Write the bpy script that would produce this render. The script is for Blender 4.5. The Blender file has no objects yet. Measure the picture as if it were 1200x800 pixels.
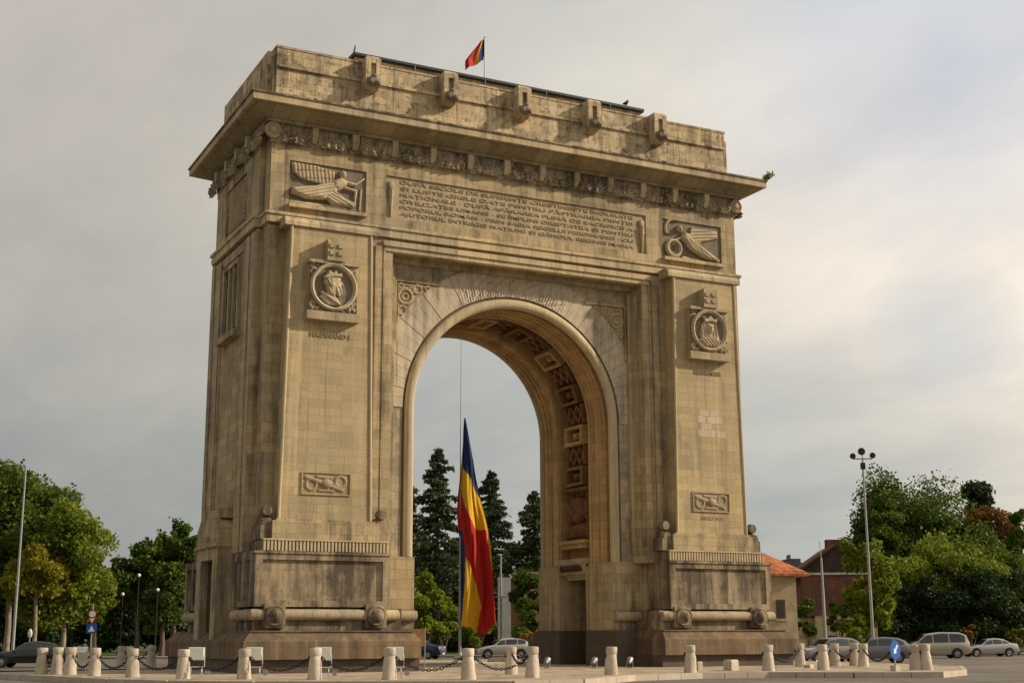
import bpy, bmesh, math, random
import numpy as np
from mathutils import Vector, Matrix
random.seed(7); RNG = np.random.default_rng(11)
PI = math.pi; R = math.radians
S = bpy.context.scene; COL = S.collection

# ------------------------------------------------------------------ camera
CAM = Vector((-27.929, -54.119, 1.4)); YAW, PITCH, ROLL, FPX = .468, .214, -.004, 1583.16
cy_, sy_, cp_, sp_ = math.cos(YAW), math.sin(YAW), math.cos(PITCH), math.sin(PITCH)
r0 = Vector((cy_, -sy_, 0)); u0 = Vector((-sy_*sp_, -cy_*sp_, cp_)); f0 = Vector((sy_*cp_, cy_*cp_, sp_))
cr_, sr_ = math.cos(ROLL), math.sin(ROLL)
AX = r0*cr_ + u0*sr_; AY = -r0*sr_ + u0*cr_
cam = bpy.data.objects.new('camera', bpy.data.cameras.new('camera')); COL.objects.link(cam)
m = Matrix.Identity(4)
for i in range(3):
    m[i][0] = AX[i]; m[i][1] = AY[i]; m[i][2] = -f0[i]; m[i][3] = CAM[i]
cam.matrix_world = m
cam.data.sensor_width = 36; cam.data.lens = FPX/1200*36; cam.data.clip_end = 6000; cam.data.clip_start = .1
S.camera = cam
FW = Vector((sy_, cy_, 0)); RT = Vector((cy_, -sy_, 0))
def ray(u, w):
    return f0 + AX*((u-600)/FPX) + AY*(-(w-400)/FPX)
def at(u, D, w=745):
    """world point seen at photo pixel u,w standing D metres ahead of the viewer"""
    d = ray(u, w); return CAM + d*(D/d.dot(FW))
def gnd(u, w, z=0.):
    d = ray(u, w); return CAM + d*((z-CAM.z)/d.z)
ROAD = -.2

# ------------------------------------------------------------------ materials
def node(nt, t, **k):
    n = nt.nodes.new(t)
    for a, b in k.items(): setattr(n, a, b)
    return n
def new_mat(name):
    mt = bpy.data.materials.new(name); mt.use_nodes = True
    return mt, mt.node_tree, mt.node_tree.nodes['Principled BSDF']
def mixc(nt, fac, a, b, mode='MIX'):
    n = node(nt, 'ShaderNodeMix', data_type='RGBA', blend_type=mode)
    for s, v in ((n.inputs[0], fac), (n.inputs[6], a), (n.inputs[7], b)):
        if hasattr(v, 'is_output') or isinstance(v, bpy.types.NodeSocket): nt.links.new(v, s)
        elif isinstance(v, (int, float)): s.default_value = v
        else: s.default_value = (*v, 1)
    return n.outputs[2]
def mth(nt, op, a, b=None, clamp=False):
    n = node(nt, 'ShaderNodeMath', operation=op, use_clamp=clamp)
    for i, v in enumerate((a, b)):
        if v is None: continue
        if isinstance(v, bpy.types.NodeSocket): nt.links.new(v, n.inputs[i])
        else: n.inputs[i].default_value = v
    return n.outputs[0]
def noise(nt, vec, scale, detail=4, rough=.6, scl=None):
    if scl:
        mp = node(nt, 'ShaderNodeMapping'); mp.inputs['Scale'].default_value = scl
        nt.links.new(vec, mp.inputs[0]); vec = mp.outputs[0]
    n = node(nt, 'ShaderNodeTexNoise'); n.inputs['Scale'].default_value = scale
    n.inputs['Detail'].default_value = detail; n.inputs['Roughness'].default_value = rough
    nt.links.new(vec, n.inputs['Vector']); return n.outputs[0]
def ramp(nt, fac, lo, hi):
    n = node(nt, 'ShaderNodeMapRange'); n.inputs[1].default_value = lo; n.inputs[2].default_value = hi
    nt.links.new(fac, n.inputs[0]); return n.outputs[0]

def stone(name, base, bw=1.15, bh=.42, mortar=.014, contrast=.16, stain=.5, staincol=(.085, .07, .05), bump=.25,
          bricks=True, rough=.9, streak_lo=.5, streak_hi=.72, pinks=.35, speck=0):
    mt, nt, bs = new_mat(name); g = node(nt, 'ShaderNodeNewGeometry')
    pos = g.outputs['Position']
    sp = node(nt, 'ShaderNodeSeparateXYZ'); nt.links.new(pos, sp.inputs[0])
    sn = node(nt, 'ShaderNodeSeparateXYZ'); nt.links.new(g.outputs['True Normal'], sn.inputs[0])
    isx = mth(nt, 'GREATER_THAN', mth(nt, 'ABSOLUTE', sn.outputs[0]), .7)
    mu = node(nt, 'ShaderNodeMix', data_type='FLOAT')
    nt.links.new(isx, mu.inputs[0]); nt.links.new(sp.outputs[0], mu.inputs[2]); nt.links.new(sp.outputs[1], mu.inputs[3])
    cb = node(nt, 'ShaderNodeCombineXYZ'); nt.links.new(mu.outputs[0], cb.inputs[0]); nt.links.new(sp.outputs[2], cb.inputs[1])
    c1 = tuple(c*(1+contrast) for c in base); c2 = tuple(c*(1-contrast) for c in base)
    big = noise(nt, pos, .22, 3, .55)
    if bricks:
        br = node(nt, 'ShaderNodeTexBrick'); nt.links.new(cb.outputs[0], br.inputs['Vector'])
        br.inputs['Scale'].default_value = 1; br.inputs['Brick Width'].default_value = bw; br.inputs['Row Height'].default_value = bh
        br.inputs['Mortar Size'].default_value = mortar; br.inputs['Mortar Smooth'].default_value = .3
        br.inputs['Color1'].default_value = (*c1, 1); br.inputs['Color2'].default_value = (*c2, 1)
        br.inputs['Mortar'].default_value = (*[c*.66 for c in base], 1)
        col = br.outputs['Color']
        b2 = node(nt, 'ShaderNodeTexBrick'); nt.links.new(cb.outputs[0], b2.inputs['Vector']); b2.inputs['Scale'].default_value = 1
        b2.inputs['Brick Width'].default_value = bw*2; b2.inputs['Row Height'].default_value = bh*3; b2.inputs['Mortar Size'].default_value = 0
        b2.inputs['Color1'].default_value = (1.16, 1.12, 1.02, 1); b2.inputs['Color2'].default_value = (.80, .82, .86, 1)
        col = mixc(nt, .8, col, b2.outputs['Color'], 'MULTIPLY')
    else:
        col = mixc(nt, ramp(nt, noise(nt, pos, 1.3, 4), .35, .65), c1, c2)
    # cooler / warmer weathering in broad patches
    col = mixc(nt, mth(nt, 'MULTIPLY', ramp(nt, big, .4, .68), pinks), col, (base[0]*.86, base[1]*.92, base[2]*1.12))
    # rain streaks: dirt that runs down the stone
    st = noise(nt, pos, 1.0, 6, .68, (1.5, 1.5, .16))
    blot = noise(nt, pos, .55, 5, .7)
    f = mth(nt, 'MULTIPLY', ramp(nt, mth(nt, 'ADD', mth(nt, 'MULTIPLY', st, .6), mth(nt, 'MULTIPLY', blot, .4)), streak_lo, streak_hi), stain, True)
    col = mixc(nt, f, col, staincol)
    thin = noise(nt, pos, 1.0, 7, .75, (5, 5, .22))
    col = mixc(nt, mth(nt, 'MULTIPLY', ramp(nt, thin, .53, .66), stain*.9, True), col, (staincol[0]*1.5, staincol[1]*1.6, staincol[2]*1.7))
    wash = noise(nt, pos, 1.0, 5, .6, (1.9, 1.9, .12))
    col = mixc(nt, mth(nt, 'MULTIPLY', ramp(nt, wash, .55, .68), .6, True), col, (base[0]*1.30, base[1]*1.32, base[2]*1.42))
    fine = noise(nt, pos, 14, 5, .7)
    col = mixc(nt, .55, col, mixc(nt, ramp(nt, fine, .3, .7), (.72, .72, .72), (1.25, 1.25, 1.25)), 'MULTIPLY')
    if speck:
        sk = noise(nt, pos, 3.1, 8, .75)
        col = mixc(nt, mth(nt, 'MULTIPLY', ramp(nt, sk, .52, .6), speck, True), col, (.03, .027, .02))
    nt.links.new(col, bs.inputs['Base Color']); bs.inputs['Roughness'].default_value = rough
    bs.inputs['Specular IOR Level'].default_value = .2
    bp = node(nt, 'ShaderNodeBump'); bp.inputs['Strength'].default_value = bump; bp.inputs['Distance'].default_value = .05
    nt.links.new(mth(nt, 'ADD', fine, mth(nt, 'MULTIPLY', st, .6)), bp.inputs['Height']); nt.links.new(bp.outputs[0], bs.inputs['Normal'])
    return mt
def plain(name, col, rough=.6, metal=0, var=.15, scale=3., spec=.4, coat=0, trans=0):
    mt, nt, bs = new_mat(name); tc = node(nt, 'ShaderNodeTexCoord')
    n = noise(nt, tc.outputs['Object'], scale, 5, .65)
    c = mixc(nt, ramp(nt, n, .3, .7), tuple(x*(1-var) for x in col), tuple(min(1, x*(1+var)) for x in col))
    nt.links.new(c, bs.inputs['Base Color']); bs.inputs['Roughness'].default_value = rough
    bs.inputs['Metallic'].default_value = metal; bs.inputs['Specular IOR Level'].default_value = spec
    bs.inputs['Coat Weight'].default_value = coat
    return mt
def leafmat(name, a, b, tr=.25):
    mt, nt, bs = new_mat(name); g = node(nt, 'ShaderNodeNewGeometry')
    n = noise(nt, g.outputs['Position'], .35, 3, .6)
    f = mth(nt, 'ADD', mth(nt, 'MULTIPLY', ramp(nt, n, .38, .62), .6), mth(nt, 'MULTIPLY', g.outputs['Random Per Island'], .4))
    c = mixc(nt, f, a, b)
    nt.links.new(c, bs.inputs['Base Color']); bs.inputs['Roughness'].default_value = .6; bs.inputs['Specular IOR Level'].default_value = .25
    t = node(nt, 'ShaderNodeBsdfTranslucent'); nt.links.new(c, t.inputs[0])
    ms = node(nt, 'ShaderNodeMixShader'); ms.inputs[0].default_value = tr
    nt.links.new(bs.outputs[0], ms.inputs[1]); nt.links.new(t.outputs[0], ms.inputs[2])
    nt.links.new(ms.outputs[0], nt.nodes['Material Output'].inputs[0]); return mt

WARM = (.45, .35, .225)
M = {}
M['wall'] = stone('limestone_wall', (.44, .345, .195), stain=.72, contrast=.18, streak_lo=.49, streak_hi=.61)
M['panel'] = stone('limestone_panel', (.455, .355, .195), bw=1.0, bh=.335, mortar=.009, contrast=.12, stain=.5, bump=.18, streak_lo=.50, streak_hi=.68)
M['side'] = stone('limestone_side', (.46, .36, .215), stain=.8, streak_lo=.48, streak_hi=.62)
M['grey'] = stone('grey_limestone', (.45, .365, .235), bw=.9, bh=.36, mortar=.01, stain=.65, pinks=.5, streak_lo=.50, streak_hi=.64, speck=.25)
M['attic'] = stone('attic_limestone', (.53, .42, .255), bw=1.2, bh=.38, contrast=.22, stain=.85, staincol=(.10, .07, .045), speck=.5, streak_lo=.50, streak_hi=.61)
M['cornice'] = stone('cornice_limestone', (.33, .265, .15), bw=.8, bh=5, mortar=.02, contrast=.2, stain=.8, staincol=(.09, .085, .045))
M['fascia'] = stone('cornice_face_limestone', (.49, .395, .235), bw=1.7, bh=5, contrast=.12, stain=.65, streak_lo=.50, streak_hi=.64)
M['frieze'] = stone('lichen_grey_limestone', (.44, .36, .235), bricks=False, stain=.8, staincol=(.10, .08, .05), streak_lo=.49, streak_hi=.60, speck=.5, bump=.6)
M['pale'] = stone('pale_carved_limestone', (.52, .42, .26), bricks=False, stain=.4, bump=.4)
M['carve'] = stone('carved_limestone', (.43, .34, .2), bricks=False, stain=.5, bump=.5)
M['dirty'] = stone('soot_stained_limestone', (.38, .30, .185), bw=1.4, bh=.5, contrast=.12, stain=.95, staincol=(.085, .068, .048), streak_lo=.41, streak_hi=.55, speck=.25)
M['roll'] = stone('smooth_limestone', (.50, .405, .25), bw=.7, bh=50, contrast=.08, stain=.4, bump=.15)
M['torus'] = stone('worn_pale_limestone', (.40, .32, .20), bw=1.4, bh=50, contrast=.2, stain=.95, bump=.3)
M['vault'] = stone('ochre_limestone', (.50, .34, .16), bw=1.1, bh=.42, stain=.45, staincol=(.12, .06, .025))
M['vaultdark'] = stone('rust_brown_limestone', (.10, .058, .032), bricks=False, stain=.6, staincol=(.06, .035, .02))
M['vouss'] = stone('pale_voussoir_stone', (.54, .45, .315), bricks=False, contrast=.12, stain=.6, streak_lo=.5, streak_hi=.63, bump=.2)
M['grooveshade'] = stone('shaded_groove_stone', (.12, .09, .055), bricks=False, stain=.5, staincol=(.05, .035, .02))  # dark colour stands for the shade in the fillet groove
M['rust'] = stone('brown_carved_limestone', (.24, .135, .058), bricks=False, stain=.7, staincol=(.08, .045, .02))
M['granite'] = stone('dark_granite', (.115, .088, .065), bw=1.5, bh=.5, contrast=.12, stain=.5, staincol=(.05, .035, .028), rough=.75)
M['base'] = stone('brown_limestone_base', (.22, .155, .09), bw=1.8, bh=.5, contrast=.14, stain=.85, staincol=(.085, .06, .038), streak_lo=.4, streak_hi=.6)
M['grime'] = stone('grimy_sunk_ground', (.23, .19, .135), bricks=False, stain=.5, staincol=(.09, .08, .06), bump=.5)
M['letters'] = stone('carve_shade_letters', (.33, .26, .155), bricks=False, stain=.3)  # darker tone paints in the shading of the carved letters
M['patch'] = stone('new_pale_limestone', (.53, .435, .28), bricks=False, stain=.1)
M['void'] = plain('dark_interior', (.03, .025, .02), .9)
M['timber'] = plain('dark_timber', (.05, .032, .02), .7)
M['leadroof'] = plain('dark_sheet_metal', (.035, .04, .038), .5, .3)
M['black'] = plain('black_iron', (.02, .02, .02), .5, .6)
M['steel'] = plain('galvanised_steel', (.33, .34, .33), .5, .5)
M['whitebox'] = plain('off_white_enamel', (.70, .70, .60), .5, 0, .1)
M['glass'] = plain('dark_glass', (.02, .025, .03), .06, 0, .1, spec=.9)
M['lamp'] = plain('frosted_lamp_glass', (.75, .75, .70), .25)
M['bollard'] = stone('bollard_stone', (.55, .47, .36), bricks=False, stain=.45, staincol=(.22, .16, .12), bump=.5, pinks=.3)
M['rubber'] = plain('tyre_rubber', (.02, .02, .02), .85)
M['rim'] = plain('wheel_alloy', (.35, .35, .35), .4, .8)
M['bark'] = plain('grey_brown_bark', (.13, .095, .065), .95, 0, .35, 6)
M['barkpale'] = plain('pale_bark', (.28, .22, .14), .95, 0, .35, 4)
M['blue'] = plain('blue_cloth', (.006, .022, .11), .8, 0, .2)
M['yellow'] = plain('yellow_cloth', (.64, .36, .008), .8, 0, .12)
M['red'] = plain('red_cloth', (.43, .012, .008), .8, 0, .15)
M['signblue'] = plain('blue_sign_enamel', (.01, .10, .36), .4)
M['signred'] = plain('red_sign_enamel', (.50, .02, .02), .4)
M['signwhite'] = plain('white_sign_enamel', (.75, .75, .75), .4, 0, .04)
M['board'] = plain('orange_brown_board', (.42, .22, .09), .8, 0, .3, 2)
M['beigewall'] = stone('cream_render', (.55, .45, .27), bricks=False, stain=.25)
M['brownwall'] = stone('brown_shingle', (.075, .05, .04), bw=.3, bh=.2, stain=.4)
M['redwall'] = stone('red_brown_tiles', (.17, .085, .06), bw=.3, bh=.25, stain=.4)
M['tiles'] = stone('orange_roof_tiles', (.48, .17, .075), bw=.28, bh=.30, mortar=.03, contrast=.25, stain=.35, staincol=(.2, .07, .04))
M['greybuild'] = stone('distant_concrete', (.16, .16, .16), bw=3, bh=3, mortar=.4, stain=.3)
M['whitewall'] = stone('white_render', (.6, .57, .5), bricks=False, stain=.2)
M['window'] = plain('window_pane', (.03, .03, .035), .15, spec=.8)
M['shutter'] = plain('brown_shutter', (.14, .06, .03), .7)

# ------------------------------------------------------------------ mesh helper
class MB:
    def __init__(s): s.v = []; s.f = []; s.mi = []
    def add(s, vs, fs, k=0):
        o = len(s.v); s.v += [tuple(p) for p in vs]; s.f += [tuple(i+o for i in f) for f in fs]; s.mi += [k]*len(fs); return s
    def box(s, x0, x1, y0, y1, z0, z1, k=0):
        x0, x1 = min(x0, x1), max(x0, x1); y0, y1 = min(y0, y1), max(y0, y1); z0, z1 = min(z0, z1), max(z0, z1)
        return s.add([(x0,y0,z0),(x1,y0,z0),(x1,y1,z0),(x0,y1,z0),(x0,y0,z1),(x1,y0,z1),(x1,y1,z1),(x0,y1,z1)],
                     [(0,3,2,1),(4,5,6,7),(0,1,5,4),(1,2,6,5),(2,3,7,6),(3,0,4,7)], k)
    def frus(s, a, b, z0, z1, k=0):   # a,b = (x0,x1,y0,y1) rectangles at z0 and z1
        def q(r, z):
            x0, x1 = min(r[0], r[1]), max(r[0], r[1]); y0, y1 = min(r[2], r[3]), max(r[2], r[3])
            return [(x0,y0,z),(x1,y0,z),(x1,y1,z),(x0,y1,z)]
        return s.add(q(a, z0)+q(b, z1), [(0,3,2,1),(4,5,6,7),(0,1,5,4),(1,2,6,5),(2,3,7,6),(3,0,4,7)], k)
    def prism(s, pts, axis, a, b, k=0):   # pts polygon in the other two axes
        n = len(pts)
        def P(p, c):
            return {'y': (p[0], c, p[1]), 'x': (c, p[0], p[1]), 'z': (p[0], p[1], c)}[axis]
        vs = [P(p, a) for p in pts]+[P(p, b) for p in pts]
        return s.add(vs, [tuple(range(n)), tuple(range(2*n-1, n-1, -1))]+[(i, (i+1) % n, (i+1) % n+n, i+n) for i in range(n)], k)
    def tube(s, pts, rad, n=8, cap=True, k=0):
        if not hasattr(rad, '__len__'): rad = [rad]*len(pts)
        pts = [Vector(p) for p in pts]; vs = []
        up = Vector((0, 0, 1)) if abs((pts[-1]-pts[0]).normalized().z) < .9 else Vector((1, 0, 0))
        for i, p in enumerate(pts):
            d = (pts[min(i+1, len(pts)-1)]-pts[max(i-1, 0)]).normalized()
            a = d.cross(up).normalized(); b = a.cross(d)
            for j in range(n):
                t = 2*PI*j/n; vs.append(p+(a*math.cos(t)+b*math.sin(t))*rad[i])
        fs = [(i*n+j, i*n+(j+1) % n, (i+1)*n+(j+1) % n, (i+1)*n+j) for i in range(len(pts)-1) for j in range(n)]
        if cap: fs += [tuple(range(n-1, -1, -1)), tuple(range((len(pts)-1)*n, len(pts)*n))]
        return s.add(vs, fs, k)
    def lathe(s, c, prof, n=16, axis='z', k=0):   # prof = [(r, h)]
        vs = []
        for r, h in prof:
            for j in range(n):
                t = 2*PI*j/n; a, b = r*math.cos(t), r*math.sin(t)
                vs.append({'z': (c[0]+a, c[1]+b, c[2]+h), 'y': (c[0]+a, c[1]+h, c[2]+b), 'x': (c[0]+h, c[1]+a, c[2]+b)}[axis])
        m_ = len(prof)
        fs = [(i*n+j, i*n+(j+1) % n, (i+1)*n+(j+1) % n, (i+1)*n+j) for i in range(m_-1) for j in range(n)]
        fs += [tuple(range(n-1, -1, -1)), tuple(range((m_-1)*n, m_*n))]
        return s.add(vs, fs, k)
    def ball(s, c, r, n=10, sc=(1, 1, 1), k=0):
        pr = [(math.sin(PI*i/n), -math.cos(PI*i/n)) for i in range(n+1)]
        vs = []
        for a, h in pr:
            for j in range(n*2//1):
                t = 2*PI*j/(n*2); vs.append((c[0]+r*sc[0]*a*math.cos(t), c[1]+r*sc[1]*a*math.sin(t), c[2]+r*sc[2]*h))
        q = n*2
        return s.add(vs, [(i*q+j, i*q+(j+1) % q, (i+1)*q+(j+1) % q, (i+1)*q+j) for i in range(n) for j in range(q)], k)
    def grid(s, P, nu, nv, k=0, closed=False):
        vs = [P(i/(nu-1), j/(nv-1)) for i in range(nu) for j in range(nv)]
        return s.add(vs, [(i*nv+j, (i+1)*nv+j, (i+1)*nv+j+1, i*nv+j+1) for i in range(nu-1) for j in range(nv-1)], k)
    def build(s, name, mat, parent=None, smooth=None, label=None, merge=False, recalc=True):
        me = bpy.data.meshes.new(name); me.from_pydata(s.v, [], s.f)
        mats = mat if isinstance(mat, (list, tuple)) else [mat]
        for q in mats: me.materials.append(M[q] if isinstance(q, str) else q)
        if len(mats) > 1: me.polygons.foreach_set('material_index', s.mi)
        if recalc or merge:
            bm = bmesh.new(); bm.from_mesh(me)
            if merge: bmesh.ops.remove_doubles(bm, verts=bm.verts, dist=1e-4)
            if recalc: bmesh.ops.recalc_face_normals(bm, faces=bm.faces)
            bm.to_mesh(me); bm.free()
        me.update()
        if smooth is not None:
            me.polygons.foreach_set('use_smooth', [True]*len(me.polygons)); me.set_sharp_from_angle(angle=R(smooth))
        o = bpy.data.objects.new(name, me); COL.objects.link(o)
        if parent: o.parent = parent
        if label: o['label'] = label
        return o
def tag(o, label=None, cat=None, group=None, kind=None):
    if label: o['label'] = label
    if cat: o['category'] = cat
    if group: o['group'] = group
    if kind: o['kind'] = kind
    return o
def empty(name, loc=(0, 0, 0), rz=0, label=None, cat=None, group=None):
    o = bpy.data.objects.new(name, None); COL.objects.link(o); o.location = loc; o.rotation_euler = (0, 0, rz); o.empty_display_size = .3
    return tag(o, label, cat, group)
def children(o): return [c for c in bpy.data.objects if c.parent == o]
def copy_tree(o, parent=None):
    c = o.copy(); COL.objects.link(c); c.parent = parent
    for ch in children(o): copy_tree(ch, c)
    return c

# =================================================================== THE ARCH
DP = 8.8; YM = DP/2
arch = empty('triumphal_arch', (0, 0, 0), 0, 'tall weathered beige limestone triumphal arch with one great opening and an inscription above it', 'triumphal arch')
def part(mb, name, mat, parent=None, split=None, **k):
    if split is None: return mb.build(name, mat, parent or arch, **k)
    groups = {}
    for f, mi in zip(mb.f, mb.mi):
        c = [sum(mb.v[i][q] for i in f)/len(f) for q in range(3)]
        groups.setdefault(split(*c), []).append(f)
    out = []
    for key in sorted(groups):
        fs = groups[key]; used = sorted({i for f in fs for i in f}); mp = {o: n for n, o in enumerate(used)}
        q = MB(); q.add([mb.v[i] for i in used], [tuple(mp[i] for i in f) for f in fs]); out.append(q.build(name, mat, parent or arch, **k))
    return out
def SX(x, y, z): return x > 0
def SY(x, y, z): return y > YM
def SXY(x, y, z): return (x > 0, y > YM)
def fb(y): return (y, DP-y)                      # the same thing on the front and on the back

# --- piers above the pedestals
b = MB()
for s in (-1, 1):
    b.box(s*6.5, s*12.2, 0, DP, 4.7, 18.6)
part(b, 'pier', 'wall', split=SX)
b = MB()   # arch wall between the piers, with its round-headed opening
RO, SPR, YF = 5.5, 11.3, .9
N = 64
def archwall(b, ro, xo, zt, y0, y1, zb):
    pin = [(ro*math.cos(PI*i/N), SPR+ro*math.sin(PI*i/N)) for i in range(N+1)]
    def outer(a):
        c, s_ = math.cos(a), math.sin(a)
        t = min(xo/abs(c) if abs(c) > 1e-6 else 1e9, (zt-SPR)/s_ if s_ > 1e-6 else 1e9); return (c*t, SPR+s_*t)
    pout = [outer(PI*i/N) for i in range(N+1)]
    vs = []
    for y in (y0, y1): vs += [(p[0], y, p[1]) for p in pin]+[(p[0], y, p[1]) for p in pout]
    q = 2*(N+1); fs = []
    for i in range(N):
        fs += [(i, i+1, N+2+i, N+1+i), (q+i, q+N+1+i, q+N+2+i, q+i+1), (i, q+i, q+i+1, i+1)]
    b.add(vs, fs)
    # fill square corners of the outer outline
    for s in (-1, 1):
        k = [p for p in pout if p[0]*s > 0]
        a = math.atan2(zt-SPR, xo)
        lo = max((p for p in k if abs(abs(p[0])-xo) < 1e-6), key=lambda p: p[1]); hi = max((p for p in k if abs(p[1]-zt) < 1e-6), key=lambda p: abs(p[0]))
        for y in (y0, y1): b.add([(lo[0], y, lo[1]), (s*xo, y, zt), (hi[0], y, zt)], [(0, 1, 2)])
    for s in (-1, 1): b.box(s*ro, s*xo, y0, y1, zb, SPR)
archwall(b, RO, 6.5, 18.6, YF, YF+.45, 4.7); archwall(b, RO, 6.5, 18.6, DP-YF-.45, DP-YF, 4.7)
part(b, 'spandrel_wall', 'grey', split=SY)
# vault body between
RV = 5.08
b = MB()
N2 = 48
def ring(b, r_in, r_out, y0, y1, zb=None, n=N2, a0=0., a1=PI):
    vs = []
    for i in range(n+1):
        a = a0+(a1-a0)*i/n; c, s_ = math.cos(a), math.sin(a)
        vs += [(r_in*c, y0, SPR+r_in*s_), (r_in*c, y1, SPR+r_in*s_), (r_out*c, y1, SPR+r_out*s_), (r_out*c, y0, SPR+r_out*s_)]
    fs = [(0, 1, 2, 3), (4*n, 4*n+3, 4*n+2, 4*n+1)]
    for i in range(n):
        for j in range(4): fs.append((4*i+j, 4*i+4+j, 4*i+4+(j+1) % 4, 4*i+(j+1) % 4))
    b.add(vs, fs)
    if zb is not None:
        for s in (-1, 1): b.box(s*r_in, s*r_out, y0, y1, zb, SPR)
BA, BB = 2.95, DP-2.95    # coffered band
ring(b, RV, 6.4, YF+.45, BA, 4.76); ring(b, RV, 6.4, BB, DP-YF-.45, 4.76)
ring(b, RV+.5, 6.4, BA, BB, 4.76)
part(b, 'vault', 'vault', smooth=30)
b = MB()
for y0, y1 in ((1.95, 2.1), (BA-.28, BA-.1), (BB+.1, BB+.28), (DP-2.1, DP-1.95)):
    b = MB(); ring(b, RV-.07, RV+.05, y0, y1, 4.76); part(b, 'vault_rib', 'vault', smooth=30)
part(b, 'vault_rib', 'vault', split=lambda x, y, z: round(y*2), smooth=30) if False else None
# coffers: alternating framed squares and diagonal lattice
b = MB(); d = MB(); dk = MB()
def onvault(ang, y, rr): return (rr*math.cos(ang), y, SPR+rr*math.sin(ang))
def cyl_box(b, path, s0, s1, y0, y1, r_a, r_b, n=3):
    """box that follows the vault; s = length along the soffit from the right springing, negative = down the jamb"""
    vs = []
    for i in range(n+1):
        q = s0+(s1-s0)*i/n
        for rr, y in ((r_a, y0), (r_a, y1), (r_b, y1), (r_b, y0)):
            vs.append(vpt(q, y, rr))
    fs = [(0, 1, 2, 3), (4*n, 4*n+3, 4*n+2, 4*n+1)]
    for i in range(n):
        for j in range(4): fs.append((4*i+j, 4*i+4+j, 4*i+4+(j+1) % 4, 4*i+(j+1) % 4))
    b.add(vs, fs)
LV = PI*RV
def vpt(q, y, rr):
    if q < 0: return (rr, y, SPR+q)
    if q > LV: return (-rr, y, SPR-(q-LV))
    a = q/RV; return (rr*math.cos(a), y, SPR+rr*math.sin(a))
NCO = 21
pitch = (LV+2*2.7)/NCO
for i in range(NCO):
    c = -2.7+pitch*(i+.5); b = MB()
    h = pitch*.47
    if i % 2 == 0:
        for (s0, s1, y0, y1) in ((c-h, c-h+.16, YM-.88, YM+.88), (c+h-.16, c+h, YM-.88, YM+.88), (c-h+.16, c+h-.16, YM-.88, YM-.68), (c-h+.16, c+h-.16, YM+.68, YM+.88)):
            cyl_box(b, None, s0, s1, y0, y1, RV-.04, RV+.495)
        cyl_box(b, None, c-.17, c+.17, YM-.3, YM+.3, RV+.2, RV+.495)
        for (yq) in (YM-.5, YM+.42): cyl_box(b, None, c-.22, c+.22, yq, yq+.08, RV+.25, RV+.495)
        cyl_box(b, None, c-.08, c+.08, YM-.14, YM+.14, RV+.06, RV+.2)
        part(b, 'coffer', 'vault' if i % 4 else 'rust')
    else:
        for t in (-.62, 0, .62):
            for sg in (-1, 1):
                y = YM+t
                q = [(c-h*.9, y-sg*.3-.06), (c-h*.9, y-sg*.3+.07), (c+h*.9, y+sg*.3+.07), (c+h*.9, y+sg*.3-.06)]
                vs = [vpt(a_, y_, RV+.16+.012*sg) for a_, y_ in q]+[vpt(a_, y_, RV+.495) for a_, y_ in q]
                b.add(vs, [(0, 1, 2, 3), (4, 7, 6, 5), (0, 4, 5, 1), (1, 5, 6, 2), (2, 6, 7, 3), (3, 7, 4, 0)])
        for yq in (-.84, .76): cyl_box(b, None, c-h, c+h, YM+yq, YM+yq+.08, RV+.1, RV+.495)
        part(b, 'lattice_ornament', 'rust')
for y0 in (1.55, DP-1.75):
    b = MB(); ring(b, RV-.025, RV+.04, y0-.03, y0+.23, 4.76)
    for i in range(60):
        q = -1.2+(LV+2.4)*(i+.5)/60; cyl_box(b, None, q-.1, q+.1, y0, y0+.2, RV-.06, RV+.01, 1)
    part(b, 'rosette_strip', 'vault')
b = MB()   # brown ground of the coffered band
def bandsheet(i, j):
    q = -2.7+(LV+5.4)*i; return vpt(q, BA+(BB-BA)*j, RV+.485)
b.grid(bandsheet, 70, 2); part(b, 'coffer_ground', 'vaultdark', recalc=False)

# --- voussoir ring on both faces
b = MB()
nv = 41
for k in range(nv):
    a0, a1 = PI*k/nv+.0012, PI*(k+1)/nv-.0012
    ro = 7.05
    am = (a0+a1)/2
    for (yy, out) in ((YF, -1), (DP-YF, 1)):
        def P(a, r_, y):
            rr = min(r_, 6.47/max(1e-6, abs(math.cos(a)))); return (rr*math.cos(a), y, SPR+rr*math.sin(a))
        pr = .05+.008*((k*7) % 3)
        y1 = yy+out*pr; y2 = yy-out*.02
        vs = [P(a0, 5.6, y1), P(a0, ro, y1), P(am, ro, y1), P(a1, ro, y1), P(a1, 5.6, y1), P(am, 5.6, y1)]
        vs += [(p[0], y2, p[2]) for p in vs]
        b.add(vs, [(0, 1, 2, 3, 4, 5), (11, 10, 9, 8, 7, 6)]+[(i, (i+1) % 6, (i+1) % 6+6, i+6) for i in range(6)])
part(b, 'voussoir_ring', 'vouss', split=SY)

b = MB()
nA, nR_ = 240, 40; vs = []
for i in range(nA):
    a = R(62)+(R(118)-R(62))*i/(nA-1)
    for j in range(nR_):
        r_ = 5.62+1.28*j/(nR_-1); t = j/(nR_-1); q = (a-PI/2)*14
        h = .09*abs(math.sin(q*3.4+math.sin(t*4)*.7))**.5*math.sin(PI*min(1, t*1.05+.03))-.05*(math.sin(t*21+q*5) > .5)+.03*math.sin(q*19+t*9)
        vs.append((r_*math.cos(a), YF-.06-max(0, h)*math.sin(PI*i/(nA-1))**.4, SPR+r_*math.sin(a)))
b.add(vs, [(i*nR_+j, i*nR_+j+1, (i+1)*nR_+j+1, (i+1)*nR_+j) for i in range(nA-1) for j in range(nR_-1)])
part(b, 'crown_carving', 'vouss', smooth=60, recalc=False)

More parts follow.
